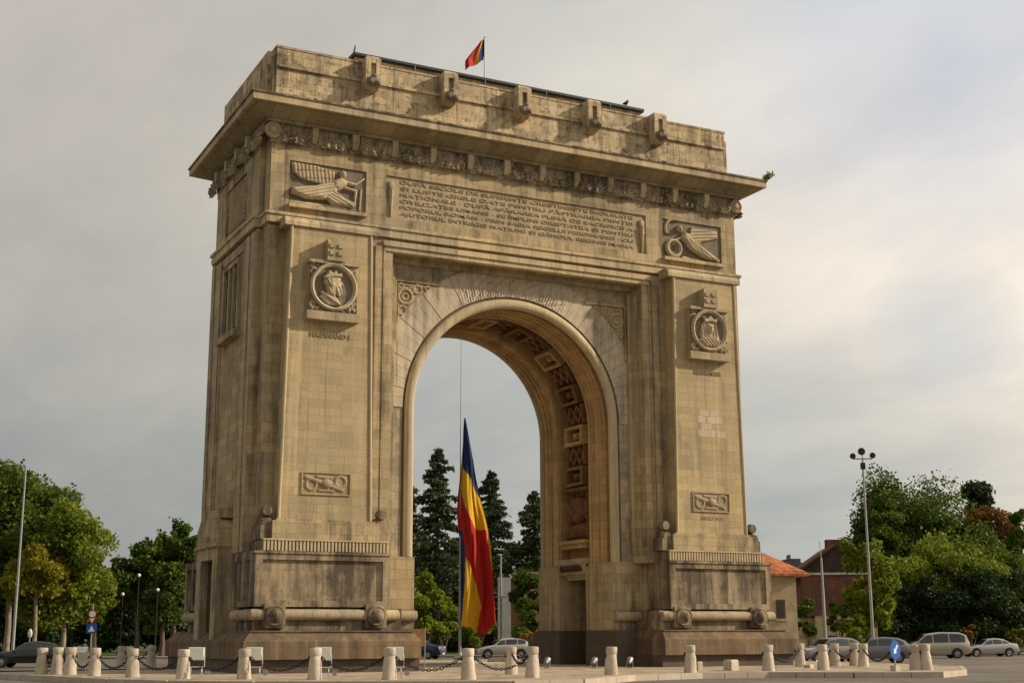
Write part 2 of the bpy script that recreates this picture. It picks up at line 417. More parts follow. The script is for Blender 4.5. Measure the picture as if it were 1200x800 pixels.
# --- roll moulding round the opening
def sweep(b, prof, zb, n=64):
    """prof: [(radius, y)] closed polygon swept round the arch and down the jambs to zb"""
    path = [(1, 0, zb)]; st = []
    for i in range(n+1):
        a = PI*i/n; st.append((math.cos(a), math.sin(a)))
    vs = []; m_ = len(prof)
    for (r_, y) in prof: vs.append((r_, y, zb))
    for c, s_ in st:
        for (r_, y) in prof: vs.append((r_*c, y, SPR+r_*s_))
    for (r_, y) in prof: vs.append((-r_, y, zb))
    L = n+3
    fs = [(i*m_+j, i*m_+(j+1) % m_, (i+1)*m_+(j+1) % m_, (i+1)*m_+j) for i in range(L-1) for j in range(m_)]
    fs += [tuple(range(m_)), tuple(range(L*m_-1, (L-1)*m_-1, -1))]
    b.add(vs, fs)
b = MB(); e = MB()
for (o_, s) in ((YF, -1), (DP-YF, 1)):
    circ = [(5.27+.235*math.cos(t), o_-s*.02+s*.2*math.sin(t)) for t in [2*PI*k/14 for k in range(14)]]
    sweep(b, circ, 4.75)
    sweep(e, [(5.03, o_-s*.1), (4.99, o_-s*.1), (4.99, o_-s*.45), (5.03, o_-s*.45)], 4.75) if False else None
    sweep(e, [(5.5, o_+s*.02), (5.6, o_+s*.02), (5.6, o_-s*.1), (5.5, o_-s*.1)], 4.75)  # strip coloured dark in place of the groove's shadow line
part(b, 'roll_moulding', 'roll', split=SY, smooth=40); part(e, 'fillet_groove', 'grooveshade', split=SY, smooth=30)

# --- stepped reveals beside the recess (front and back)
b = MB()
for s in (-1, 1):
    for (x0, x1, d0) in ((6.3, 6.52, .42), (6.1, 6.3, .68)):
        ya = d0; b.box(s*x0, s*x1, ya, YF+.03, 4.7, 18.05-(.25 if d0 > .5 else 0)); b.box(s*x0, s*x1, DP-ya, DP-YF-.03, 4.7, 18.05)
    for x0 in (7.05,):
        b.box(s*x0, s*(x0+.3), -.1, .02, 4.7, 18.28)
        b.box(s*(x0-.18), s*(x0-.1), -.05, .02, 4.7, 18.28)
for i, (z0, z1, d0) in enumerate(((18.05, 18.42, .3), (17.85, 18.05, .62))):
    b.box(-6.5+.2*i, 6.5-.2*i, d0, YF+.04, z0, z1)
part(b, 'reveal', 'wall', split=lambda x, y, z: (y > YM, -1 if x < -6.05 and z < 18.06 else 1 if x > 6.05 and z < 18.06 else 0))
b = MB()     # lintel moulding over the recess
b.box(-7.0, 7.0, -.14, YF, 18.32, 18.56); b.box(-6.88, 6.88, -.06, YF, 18.1, 18.32)
part(b, 'lintel', 'fascia')

# --- spandrel ornaments
def relief_mesh(b, x0, x1, z0, z1, yb, hfun, nx, nz, out=-1, back=.06, mask=None):
    """carved slab: height hfun(X,Z) over a rectangle, facing -y (out=-1)"""
    X = np.linspace(x0, x1, nx); Z = np.linspace(z0, z1, nz); XX, ZZ = np.meshgrid(X, Z, indexing='ij')
    H = hfun(XX, ZZ)
    keep = mask(XX, ZZ) if mask is not None else np.ones_like(H, bool)
    idx = -np.ones(H.shape, int); vs = []
    for i in range(nx):
        for j in range(nz):
            if keep[i, j]: idx[i, j] = len(vs); vs.append((XX[i, j], yb+out*H[i, j], ZZ[i, j]))
    fs = []
    for i in range(nx-1):
        for j in range(nz-1):
            q = (idx[i, j], idx[i+1, j], idx[i+1, j+1], idx[i, j+1])
            if min(q) >= 0: fs.append(q)
    b.add(vs, fs)
def seg(X, Z, ax, az, bx, bz, ra, rb):     # tapered capsule bump, 0..1
    dx, dz = bx-ax, bz-az; t = np.clip(((X-ax)*dx+(Z-az)*dz)/(dx*dx+dz*dz+1e-9), 0, 1)
    r_ = ra+(rb-ra)*t; d_ = np.hypot(X-ax-t*dx, Z-az-t*dz)
    return np.sqrt(np.clip(1-(d_/r_)**2, 0, 1))*r_
def poly(X, Z, pts, depth=.25, rnd=.15):
    """rounded relief over a closed outline"""
    P = np.array(pts, float); Q = np.roll(P, -1, 0); D = np.full(X.shape, 1e9); ins = np.zeros(X.shape, bool)
    for (ax, az), (bx, bz) in zip(P, Q):
        dx, dz = bx-ax, bz-az; t = np.clip(((X-ax)*dx+(Z-az)*dz)/(dx*dx+dz*dz+1e-12), 0, 1)
        D = np.minimum(D, np.hypot(X-ax-t*dx, Z-az-t*dz))
        if abs(dz) > 1e-9: ins ^= ((az > Z) != (bz > Z)) & (X < dx*(Z-az)/dz+ax)
    t = np.clip(D/rnd, 0, 1); return np.where(ins, depth*np.sqrt(1-(1-t)**2), 0)
def ell(X, Z, cx, cz, a, bb, rot=0):
    c, s_ = math.cos(rot), math.sin(rot); u = (X-cx)*c+(Z-cz)*s_; w = -(X-cx)*s_+(Z-cz)*c
    return np.sqrt(np.clip(1-(u/a)**2-(w/bb)**2, 0, 1))*min(a, bb)
def rngf(X, Z, cx, cz, r_, w): d_ = np.abs(np.hypot(X-cx, Z-cz)-r_); return np.sqrt(np.clip(1-(d_/w)**2, 0, 1))*w
def mx(*a):
    o = a[0]
    for q in a[1:]: o = np.maximum(o, q)
    return o
for s in (-1, 1):
    b = MB()
    def scroll(X, Z, s=s):
        X = X*s
        h = mx(rngf(X, Z, 5.55, 16.35, .33, .09), rngf(X, Z, 5.55, 16.35, .14, .07), rngf(X, Z, 4.95, 16.75, .2, .06), rngf(X, Z, 5.7, 15.7, .2, .06),
               rngf(X, Z, 5.2, 16.7, .12, .05), rngf(X, Z, 5.75, 16.85, .13, .05), rngf(X, Z, 4.45, 16.85, .12, .05), rngf(X, Z, 5.8, 15.2, .12, .05),
               seg(X, Z, 4.2, 16.9, 5.9, 16.9, .05, .05), seg(X, Z, 5.88, 14.9, 5.88, 16.9, .05, .05))
        return h*1.1+.01*np.sin(23*X)*np.sin(29*Z)
    relief_mesh(b, s*4.0 if s > 0 else -5.95, 5.95 if s > 0 else -4.0, 14.7, 17.0, YF-.03, scroll, 90, 100,
                mask=lambda X, Z: (np.hypot(X, Z-SPR) > 7.02))
    fr = MB()
    fr.box(s*3.8, s*6.06, YF-.13, YF+.01, 17.02, 17.12); fr.box(s*5.97, s*6.05, YF-.13, YF+.01, 14.4, 17.02)
    part(b, 'spandrel_ornament', 'carve', smooth=50, recalc=False)
    part(fr, 'spandrel_frame', 'wall')

# --- base of the jambs under the arch: granite dado, stone block, portals into the piers
PA, PB = 3.1, DP-3.1     # portal opening in y
for s in (-1, 1):
    b = MB()
    for (y0, y1) in ((.75, PA), (PB, DP-.75)): b.box(s*4.98, s*6.9, y0, y1, 1.62, 4.75)
    b.box(s*4.98, s*6.9, PA, PB, 4.3, 4.75); b.box(s*6.6, s*6.9, PA, PB, 1.62, 4.3)
    b.box(s*5.02, s*6.5, PA-.3, PB+.3, 4.75, 5.02)
    part(b, 'jamb_block', 'wall')
    b = MB()
    for (y0, y1) in ((.35, PA), (PB, DP-.35)): b.box(s*4.86, s*6.9, y0, y1, 0, 1.62)
    b.box(s*6.6, s*6.9, PA, PB, 0, 1.62)
    part(b, 'granite_dado', 'granite')
    b = MB()
    for k, (g, z) in enumerate(((.0, 4.32), (.12, 4.18), (.24, 4.04))):
        b.box(s*(5.0+.1*k), s*(5.22+.1*k), PA+g, PB-g, z, z+.14)
    b.box(s*4.84, s*5.0, PA-.18, PB+.18, 4.78, 5.04); b.box(s*4.9, s*5.0, PA-.1, PB+.1, 4.62, 4.78)
    for y in (PA-.16, PB+.02): b.box(s*4.9, s*5.0, y, y+.14, 1.64, 4.62)
    for y in (PA-.1, PB-.12): b.frus((s*4.86, s*5.0, y, y+.22), (s*4.66, s*5.0, y, y+.22), 4.3, 4.78)
    po = part(b, 'portal_frame', 'carve')
    b = MB(); b.box(s*4.93, s*5.0, PA+.14, PB-.14, 4.44, 4.76)
    for q in range(9): yq = PA+.25+(PB-PA-.5)*q/8; b.box(s*4.84, s*4.93, yq-.07, yq+.07, 4.5, 4.72)
    b.build('lintel_frieze', 'vaultdark', po)
    b = MB(); b.box(s*6.5, s*6.6, PA+.25, PB-.25, .0, 3.7); b.build('door', 'timber', po)
    # trophy relief below the coffers
    b = MB()
    def troph(Y, Z):
        Y = Y-YM; Z = Z-5.95
        h = mx(poly(Y, Z, [(-.42, 2.1), (.42, 2.1), (.5, 1.3), (0, .75), (-.5, 1.3)], .5, .12), rngf(Y, Z, 0, 1.55, .22, .06)*3+.5*(np.hypot(Y, Z-1.55) < .22),
               seg(Y, Z, -1.15, .5, .3, 2.5, .07, .06)*4, seg(Y, Z, 1.15, .5, -.3, 2.5, .07, .06)*4, seg(Y, Z, -.95, .3, -.75, 2.3, .06, .06)*4, seg(Y, Z, .95, .3, .75, 2.3, .06, .06)*4,
               poly(Y, Z, [(-1.2, .05), (1.2, .05), (1.0, .6), (.5, .85), (-.5, .85), (-1.0, .6)], .42, .2), poly(Y, Z, [(-1.3, 2.4), (1.3, 2.4), (1.25, 2.62), (-1.25, 2.62)], .5, .04),
               ell(Y, Z, -.7, .55, .28, .3)*2.2, ell(Y, Z, .7, .5, .28, .3)*2.2, ell(Y, Z, 0, .45, .3, .34)*2, poly(Y, Z, [(-.9, 1.3), (-.55, 1.2), (-.6, 2.0), (-.95, 1.9)], .3, .06), poly(Y, Z, [(.9, 1.3), (.55, 1.2), (.6, 2.0), (.95, 1.9)], .3, .06))
        return h-.09*(np.sin(Y*34+np.sin(Z*9)*1.5)*np.sin(Z*30+np.sin(Y*7)) > .25)*(h > .1)
    nT = 130
    Yg = np.linspace(BA, BB, nT); Zg = np.linspace(5.9, 8.7, nT); YY, ZZ = np.meshgrid(Yg, Zg, indexing='ij'); H = troph(YY, ZZ)
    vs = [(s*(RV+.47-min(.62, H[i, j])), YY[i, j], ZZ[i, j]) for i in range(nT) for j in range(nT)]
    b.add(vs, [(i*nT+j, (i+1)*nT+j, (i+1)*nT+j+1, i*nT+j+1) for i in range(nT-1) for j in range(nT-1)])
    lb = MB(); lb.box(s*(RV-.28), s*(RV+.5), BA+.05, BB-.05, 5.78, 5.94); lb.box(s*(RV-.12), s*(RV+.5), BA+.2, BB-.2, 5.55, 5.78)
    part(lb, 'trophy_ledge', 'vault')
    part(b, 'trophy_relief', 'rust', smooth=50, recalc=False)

# --- base mouldings, pedestals, plinths at the four corners
def yb(y, f): return y if f == 0 else DP-y
for s in (-1, 1):
    # plinth: stepped base, vertical course, sloped top
    b = MB(); d = MB()
    X0, X1 = s*5.88, s*13.26
    for f in (0, 1):
        b.box(X0, X1, yb(-2.22, f), yb(1.0, f), .52, 1.2)
        b.frus((X0+s*.0, X1, yb(-2.22, f), yb(1.0, f)), (X0+s*.16, X1-s*.38, yb(-1.78, f), yb(1.0, f)), 1.2, 1.56)
        d.box(X0-s*.0, X1-s*.12, yb(-1.98, f), yb(1.0, f), .0, .52)
        b.box(X0+s*.2, X1-s*.36, yb(-1.86, f), yb(1.0, f), 1.56, 1.62)
    b.box(s*6.9, X1-s*.02, 1.0, DP-1.0, .52, 1.2); d.box(s*6.9, X1-s*.12, 1.0, DP-1.0, 0, .52)
    b.frus((s*6.9, X1-s*.02, 1.0, DP-1.0), (s*6.9, X1-s*.4, 1.0, DP-1.0), 1.2, 1.56)
    part(b, 'plinth', 'base'); part(d, 'plinth_footing', 'granite')
    b = MB()
    for f in (0, 1):
        b.box(s*6.3, s*12.5, yb(-1.05, f), yb(1.0, f), 1.62, 2.5)
        b.box(s*5.0, s*6.9, yb(.62, f), yb(1.0, f), 1.62, 2.5)
    b.box(s*6.9, s*12.4, 1.0, DP-1.0, 1.56, 4.7)
    part(b, 'pedestal_foot', 'dirty')
    b = MB()
    for f in (0, 1):
        yy = yb(-1.12, f); sg = -1 if f == 0 else 1
        b.lathe((0, yy, 2.24), [(.05, min(s*6.45, s*12.75)), (.2, min(s*6.45, s*12.75)+.02), (.225, min(s*6.45, s*12.75)+.1), (.225, max(s*6.45, s*12.75)-.1), (.2, max(s*6.45, s*12.75)-.02), (.05, max(s*6.45, s*12.75))], 14, 'x')
        y0, y1 = sorted((yb(-1.2, f), yb(1.7, f)))
        for (a_, c_) in ((y0, y0+1.5), (y0+1.62, y1)) if f == 0 else ((y0, y1-1.62), (y1-1.5, y1)):
            b.lathe((s*12.6, 0, 2.24), [(.05, a_), (.2, a_+.02), (.225, a_+.1), (.225, c_-.1), (.2, c_-.02), (.05, c_)], 14, 'y')
        yy = yb(.55, f)
        xa, xb = sorted((s*4.95, s*6.85))
        b.lathe((0, yy, 2.24), [(.05, xa), (.2, xa+.02), (.225, xa+.1), (.225, xb-.1), (.2, xb-.02), (.05, xb)], 14, 'x')
    part(b, 'torus_moulding', 'torus', smooth=40, split=lambda x, y, z: (y > YM, 0 if abs(x) < 6.9 and abs(yb(y, int(y > YM))-.55) < .4 else 1 if yb(y, int(y > YM)) < -.8 and abs(x) < 12.76 and not (abs(x) > 12.37 and yb(y, int(y > YM)) > -.89) else 2 if yb(y, int(y > YM)) < .36 else 3))
    for f in (0, 1):
        sg = -1 if f == 0 else 1
        for x in (7.5, 11.78):
            b = MB(); yy = yb(-1.3, f)
            b.lathe((s*x, yy, 2.2), [(.42, 0), (.43, sg*.1), (.38, sg*.16), (.30, sg*.14), (.27, sg*.17), (.16, sg*.3), (.04, sg*.34)], 22, 'y')
            b.box(s*(x-.45), s*(x+.45), yy, yb(-1.0, f), 1.72, 2.66)
            part(b, 'roundel', 'dirty', smooth=35)
    # pedestal block with sunk panel
    for f in (0, 1):
        b = MB()
        X0, X1 = 6.9, 12.62
        b.box(s*X0, s*X1, yb(-1.1, f), yb(1.75, f), 2.55, 4.66)
        for (a_, c_, z0, z1) in ((X0, X1, 4.40, 4.66), (X0, X1, 2.55, 2.80), (X0, X0+.3, 2.8, 4.4), (X1-.3, X1, 2.8, 4.4)):
            b.box(s*a_, s*(c_+.003), yb(-1.22, f), yb(-1.1, f), z0, z1)
        b.box(s*(X0-.04), s*(X1+.06), yb(-1.28, f), yb(1.8, f), 4.64, 4.74)
        # side panel frame
        for (y0, y1, z0, z1) in ((-1.1, 1.7, 4.4, 4.64), (-1.1, 1.7, 2.56, 2.8), (-1.1, -.75, 2.8, 4.4), (.1, .4, 2.8, 4.4), (1.4, 1.7, 2.8, 4.4)):
            b.box(s*X1, s*(X1+.09), yb(y0, f), yb(y1, f), z0, z1)
        part(b, 'pedestal', 'dirty')
        # fluted course
        b = MB(); fl = MB()
        b.box(s*6.95, s*12.3, yb(-1.08, f), yb(1.6, f), 4.74, 5.2)
        x = 6.95
        while x < 12.28:
            fl.box(s*x, s*(x+.085), yb(-1.17, f), yb(-1.08, f), 4.76, 5.17); x += .15
        fl.box(s*6.93, s*12.32, yb(-1.2, f), yb(-1.06, f), 5.17, 5.23)
        part(b, 'fluted_course', 'dirty'); part(fl, 'flutes', 'pale')
        # block beneath the tall panel and the volutes beside it
        b = MB(); b.box(s*7.3, s*11.9, yb(-.98, f), yb(.9, f), 5.23, 5.98); b.box(s*7.45, s*11.72, yb(-.9, f), yb(.9, f), 5.98, 6.06)
        part(b, 'panel_foot', 'wall')
        for (xc, w_) in ((7.08, .32), (12.05, .3)):
            b = MB(); b.box(s*(xc-w_), s*(xc+w_), yb(-.85, f), yb(.35, f), 5.23, 5.78)
            b.frus((s*(xc-w_+.06), s*(xc+w_-.06), yb(-.78, f), yb(.3, f)), (s*(xc-.14), s*(xc+.14), yb(-.5, f), yb(.2, f)), 5.78, 6.25)
            b.lathe((s*xc, yb(-.55, f), 6.38), [(.02, -.22), (.2, -.2), (.24, 0), (.2, .2), (.02, .22)], 14, 'y')
            b.lathe((s*xc, 0, 5.86), [(.02, yb(-.86, f)-.0), (.22, yb(-.85, f)), (.22, yb(.0, f)), (.02, yb(.01, f))], 14, 'y')
            part(b, 'volute', 'dirty', smooth=35)

# --- tall projecting panels with slight batter
for s in (-1, 1):
    for f in (0, 1):
        b = MB()
        yb0, yt0 = yb(-.8, f), yb(-.8, f); yi = yb(.02, f)
        a = (s*7.66, s*11.6, yb0, yi); t = (s*7.85, s*11.42, yt0, yi)
        b.frus(a, t, 6.06, 18.45)
        part(b, 'tall_panel', 'panel')
        for (xa, xb) in ((7.66, 7.85), (11.6, 11.42)):
            b = MB(); b.tube([(s*xa, yb(-.79, f), 6.06), (s*xb, yb(-.79, f), 18.45)], .075, 10); part(b, 'edge_roll', 'roll', smooth=60)
        b = MB()   # rounded cap: a roll that ends in a half round
        pts = [(-.9, 18.45), (-.9, 18.62), (-.82, 18.78), (-.68, 18.86), (.02, 18.88), (.02, 18.45)]
        b.prism([(yb(p[0], f), p[1]) for p in pts], 'x', s*7.5, s*11.75)
        part(b, 'panel_cap', 'fascia')

# --- entablature
b = MB()
b.box(-12.2, 12.2, .1, DP-.1, 18.6, 23.3)                                  # core
for f in (0, 1):
    # wall face as frames round the sunk panels
    y0, y1 = yb(0, f), yb(.12, f)
    b.box(-12.2, 12.2, y0, y1, 21.64, 22.32)
    b.box(-12.2, 12.2, y0, y1, 19.2, 19.66)
    for (xa, xb) in ((-12.2, -11.36), (-7.82, -6.86), (6.86, 7.82), (11.36, 12.2)): b.box(xa, xb, y0, y1, 19.66, 21.64)
for s in (-1, 1):
    b.box(s*12.15, s*12.45, .85, DP-.85, 4.7, 18.62)
part(b, 'entablature', 'wall')
b = MB()
for s in (-1, 1):                                                            # side bays
    y0, y1 = .85, DP-.85
    b.box(s*12.2, s*12.45, y0, 2.9, 19.2, 22.32); b.box(s*12.2, s*12.45, DP-2.6, y1, 19.2, 22.32)
    b.box(s*12.2, s*12.45, 2.9, DP-2.6, 19.2, 19.6); b.box(s*12.2, s*12.45, 2.9, DP-2.6, 21.85, 22.32)
    b.box(s*12.2, s*12.36, 2.9, DP-2.6, 19.6, 21.85)
    # pilaster strips on the side below
    for (a_, c_) in ((.85, 1.35), (1.6, 2.5), (DP-2.5, DP-1.6), (DP-1.35, DP-.85)):
        b.box(s*12.45, s*12.58, a_, c_, 4.8, 18.5)
    b.box(s*12.45, s*12.53, 2.5, 2.68, 4.8, 18.3); b.box(s*12.45, s*12.53, DP-2.68, DP-2.5, 4.8, 18.3); b.box(s*12.45, s*12.53, 2.5, DP-2.5, 18.1, 18.5)
part(b, 'side_bay', 'side', split=SX)
b = MB()
b.box(-12.24, 12.24, -.13, .06, 18.72, 19.08); b.box(-12.32, 12.32, -.2, .06, 19.08, 19.2)
b.box(-12.24, 12.24, DP-.06, DP+.13, 18.72, 19.08); b.box(-12.32, 12.32, DP-.06, DP+.2, 19.08, 19.2)
for s in (-1, 1):
    b.box(s*12.18, s*12.33, -.12, .86, 18.72, 19.08); b.box(s*12.18, s*12.33, DP-.86, DP+.12, 18.72, 19.08)
    b.box(s*12.18, s*12.4, -.19, .86, 19.082, 19.198); b.box(s*12.18, s*12.4, DP-.86, DP+.19, 19.082, 19.198)
    b.box(s*12.2, s*12.62, .82, DP-.82, 18.70, 19.08); b.box(s*12.2, s*12.7, .76, DP-.76, 19.08, 19.2)
part(b, 'string_course', 'fascia')
# side inscription slabs
for s in (-1, 1):
    b = MB()
    def carv(Y, Z): return .03+.05*(np.sin(Y*17+np.sin(Z*9)*2)*np.sin(Z*24) > .1)
    Yg = np.linspace(3.05, DP-2.75, 90); Zg = np.linspace(19.7, 21.75, 60); YY, ZZ = np.meshgrid(Yg, Zg, indexing='ij'); H = carv(YY, ZZ)
    b.add([(s*(12.36+H[i, j]), YY[i, j], ZZ[i, j]) for i in range(90) for j in range(60)], [(i*60+j, (i+1)*60+j, (i+1)*60+j+1, i*60+j+1) for i in range(89) for j in range(59)])
    part(b, 'side_relief', 'carve', recalc=False)
# side windows with mullions
for s in (-1, 1):
    w_ = MB(); wy0, wy1, wz0, wz1 = 3.25, DP-3.25, 14.6, 17.7
    w_.box(s*12.42, s*12.462, wy0, wy1, wz0, wz1)
    wo = part(w_, 'window', 'void')
    b = MB()
    for (a_, c_, z0, z1, x) in ((wy0-.2, wy0, wz0, wz1+.2, 12.62), (wy1, wy1+.2, wz0, wz1+.2, 12.62), (wy0, wy1, wz1, wz1+.2, 12.64), (wy0-.3, wy1+.3, wz0-.28, wz0, 12.82)):
        b.box(s*12.44, s*x, a_, c_, z0, z1)
    b.build('window_frame', 'side', wo)
    for k in (1, 2):
        b = MB(); yc = wy0+(wy1-wy0)*k/3; b.box(s*12.46, s*12.6, yc-.09, yc+.09, wz0, wz1); b.build('mullion', 'side', wo)
# side portals
for s in (-1, 1):
    b = MB()
    y0, y1 = 2.65, DP-2.65; X0, X1 = 12.4, 13.15
    b.box(s*X0, s*X1, y0, y0+.75, 1.3, 5.2); b.box(s*X0, s*X1, y1-.75, y1, 1.3, 5.2)
    b.box(s*X0, s*X1, y0+.75, y1-.75, 4.6, 5.2)
    b.prism([(y0, 5.2), (y0, 5.95), (y0+.5, 6.35), (y1-.5, 6.35), (y1, 5.95), (y1, 5.2)], 'x', s*X0, s*X1)
    b.box(s*X0, s*(X1+.1), y0-.08, y1+.08, 5.12, 5.24)
    b.box(s*X0, s*(X1-.15), y0+.3, y1-.3, 6.35, 6.75)
    b.box(s*X0, s*X1, y0, y0+.75, .5, 1.3); b.box(s*X0, s*X1, y1-.75, y1, .5, 1.3)
    po = part(b, 'side_portal', 'side')
    b = MB(); b.box(s*12.75, s*12.8, y0+.75, y1-.75, .5, 4.6); b.box(s*12.8, s*12.84, YM-.04, YM+.04, .5, 4.6); b.box(s*12.8, s*12.84, y0+.75, y1-.75, 3.5, 3.6)
    b.build('door', 'timber', po)
    b = MB(); b.ball((s*(X1+.02), YM, 5.65), .38, 8, (.25, 1.2, .7)); b.build('cartouche', 'carve', po, smooth=40)

# --- inscription
TXT = ["DUPĂ SECOLE DE SUFERINȚE CREȘTINEȘTE ÎNDURATE", "ȘI LUPTE GRELE DATE PENTRU PĂSTRAREA FIINȚEI", "NAȚIONALE · DUPĂ APĂRAREA PLINĂ DE SACRIFICII A",
       "CIVILIZAȚIEI UMANE · SE ÎMPLINI DREPTATEA ȘI PENTRU", "POPORUL ROMÂN · PRIN SABIA REGELUI FERDINAND · CU", "AJUTORUL ÎNTREGEI NAȚIUNI ȘI GÂNDUL REGINEI MARIA"]
def text_mesh(body, size, ext, width=None):
    cu = bpy.data.curves.new('t', 'FONT'); cu.body = body; cu.size = size; cu.extrude = ext; cu.align_x = 'CENTER'; cu.align_y = 'CENTER'; cu.offset = size*.004
    to = bpy.data.objects.new('t', cu); COL.objects.link(to)
    dg = bpy.context.evaluated_depsgraph_get(); me = bpy.data.meshes.new_from_object(to.evaluated_get(dg))
    xs = [v.co.x for v in me.vertices]; sx = (width/(max(xs)-min(xs))) if width else 1; mid = (max(xs)+min(xs))/2
    vs = [((v.co.x-mid)*sx, -v.co.z, v.co.y) for v in me.vertices]; fs = [tuple(p.vertices) for p in me.polygons]
    bpy.data.objects.remove(to); bpy.data.meshes.remove(me); return vs, fs
ip = MB(); ip.box(-6.86, 6.86, .08, .12, 19.66, 21.64)
ipo = part(ip, 'inscription_panel', 'carve')
b = MB()
for i, ln in enumerate(TXT):
    vs, fs = text_mesh(ln, .225, .012, 12.3)
    zc = 21.42-i*.296; b.add([(v[0], .06+v[1], v[2]+zc) for v in vs], fs)
b.build('inscription', 'letters', ipo, recalc=False)
b = MB()
for s in (-1, 1):
    b = MB(); b.tube([(s*6.62, .04, 19.75), (s*6.62, .02, 20.6), (s*6.62, .02, 21.0)], [.05, .1, .14], 8); b.ball((s*6.62, .04, 21.2), .17, 6, (1, .5, 1.3)); b.ball((s*6.62, .05, 20.75), .2, 6, (1, .4, .5))
    b.build('torch', 'carve', ipo, smooth=40)

# --- winged figures in the sunk panels
def fold(h, ph, amp=.03): return h+amp*np.abs(np.sin(ph))*(h > .03)
def vic_left(X, Z):   # flies to the right, wing spread behind
    X = X+11.36; Z = Z-19.66
    w_ = poly(X, Z, [(.05, 1.92), (.12, 1.45), (.5, 1.18), (1.5, 1.05), (2.05, 1.25), (2.05, 1.75), (1.2, 1.9)], .17, .08)
    w_ = w_-.045*(np.sin(X*36+Z*5) > .35)*(w_ > .1)-.03*(np.sin(Z*18-X*2) > .6)*(w_ > .1)
    legs = fold(poly(X, Z, [(.1, .75), (.05, .45), (.7, .3), (1.6, .35), (2.1, .75), (2.3, 1.1), (1.9, 1.25), (1.2, 1.0)], .3, .18), (-X*.30+Z*.95)*22, .045)
    drap = fold(poly(X, Z, [(1.5, .5), (1.9, .2), (2.9, .18), (3.1, .4), (2.5, .6), (2.0, .95)], .26, .14), (X*.4+Z*.9)*24, .04)
    tors = poly(X, Z, [(1.8, .9), (2.2, .85), (2.6, 1.1), (2.62, 1.4), (2.3, 1.52), (1.95, 1.3)], .36, .2)
    return np.minimum(.02+mx(w_, legs, drap, tors, ell(X, Z, 2.42, 1.66, .17, .2)*1.9, seg(X, Z, 2.5, 1.32, 3.0, 1.28, .1, .08)*2.4, seg(X, Z, 3.0, 1.28, 3.42, 1.62, .075, .05)*2.6,
              seg(X, Z, 2.4, 1.1, 3.0, 1.0, .09, .06)*2.4, seg(X, Z, 3.0, .3, 3.05, 1.0, .05, .09)*1.6, seg(X, Z, 3.25, .15, 3.3, 1.1, .04, .06)*1.6, seg(X, Z, .1, .12, 2.6, .1, .1, .1)), .42)
def vic_right(X, Z):  # wreath at left, long trumpet and wing to the right
    X = X-7.82; Z = Z-19.66
    w_ = poly(X, Z, [(1.5, 1.1), (1.7, 1.75), (3.3, 1.75), (3.35, 1.35), (2.3, 1.0), (1.9, .8)], .14, .08); w_ = w_-.04*(np.sin(Z*38-X*6) > .3)*(w_ > .08)
    leg = fold(poly(X, Z, [(1.2, .95), (1.5, .55), (2.4, .15), (3.3, .06), (3.35, .2), (2.6, .6), (1.9, 1.05), (1.5, 1.2)], .3, .15), (X*.5+Z*.87)*24, .04)
    tors = poly(X, Z, [(.95, 1.05), (1.3, .8), (1.75, 1.0), (1.6, 1.35), (1.2, 1.45)], .36, .2)
    return np.minimum(.02+mx(w_, leg, tors, rngf(X, Z, .62, .5, .4, .11)*2.2, rngf(X, Z, .62, .5, .22, .05)*1.6, rngf(X, Z, .7, 1.5, .52, .08)*(Z > 1.2)*(X < .9)*2, ell(X, Z, .98, 1.55, .17, .19)*1.9,
              seg(X, Z, 1.1, 1.1, .75, .95, .1, .08)*2.4, seg(X, Z, .75, .95, .62, .7, .08, .06)*2.4, seg(X, Z, 1.3, 1.3, 1.6, .95, .09, .08)*3, seg(X, Z, 1.3, .95, 3.2, .1, .07, .1)*3.2, seg(X, Z, 1.2, .1, 2.2, .08, .1, .08)), .42)
for (xa, xb, fn, s) in ((-11.36, -7.82, vic_left, -1), (7.82, 11.36, vic_right, 1)):
    b = MB(); relief_mesh(b, xa, xb, 19.66, 21.64, .1, fn, 230, 130)
    g = MB()
    for f in b.f:
        if max(b.v[i][1] for i in f) > .068: g.f.append(f)
    b.f = [f for f in b.f if max(b.v[i][1] for i in f) <= .068]; b.mi = [0]*len(b.f); g.v = b.v; g.mi = [0]*len(g.f)
    wf = part(b, 'winged_figure_relief', 'pale', smooth=60, recalc=False); g.build('sunk_ground', 'grime', wf, recalc=False)
    b = MB(); b.box(xa-.02, xb+.02, -.2, .06, 19.5, 19.66); part(b, 'relief_ledge', 'fascia')

# --- portrait medallions on the tall panels
def head_left(X, Z):      # bearded head in profile, facing right
    h = poly(X, Z, [(.28, .5), (.31, .36), (.29, .28), (.44, .12), (.42, .07), (.33, .06), (.36, 0), (.33, -.04), (.36, -.08), (.40, -.2), (.33, -.38), (.2, -.43), (.1, -.36), (.06, -.5), (-.3, -.4), (-.36, -.05), (-.48, .15), (-.44, .42), (-.2, .56), (.1, .58)], .25, .2)
    bust = poly(X, Z, [(.1, -.4), (.35, -.72), (.2, -.84), (-.3, -.84), (-.66, -.5), (-.55, -.35), (-.3, -.3)], .17, .1)
    helm = poly(X, Z, [(.34, .4), (.3, .62), (.12, .56), (.05, .74), (-.1, .6), (-.28, .72), (-.36, .5), (-.52, .4), (-.46, .26), (-.1, .36)], .31, .07)
    beard = (h > .05)*(Z < .0)*(X > .08)*.035*np.sin(40*(X*.8+Z*.3)); hair = (h > .05)*(X < -.14)*(Z < .3)*.03*np.sin(34*(X+Z*.6))
    return mx(h+beard+hair-ell(X, Z, .2, .22, .07, .04)*1.4+ell(X, Z, -.1, .08, .07, .1)*.6, bust, helm, seg(X, Z, -.55, -.3, .25, -.78, .06, .06)*4.2)
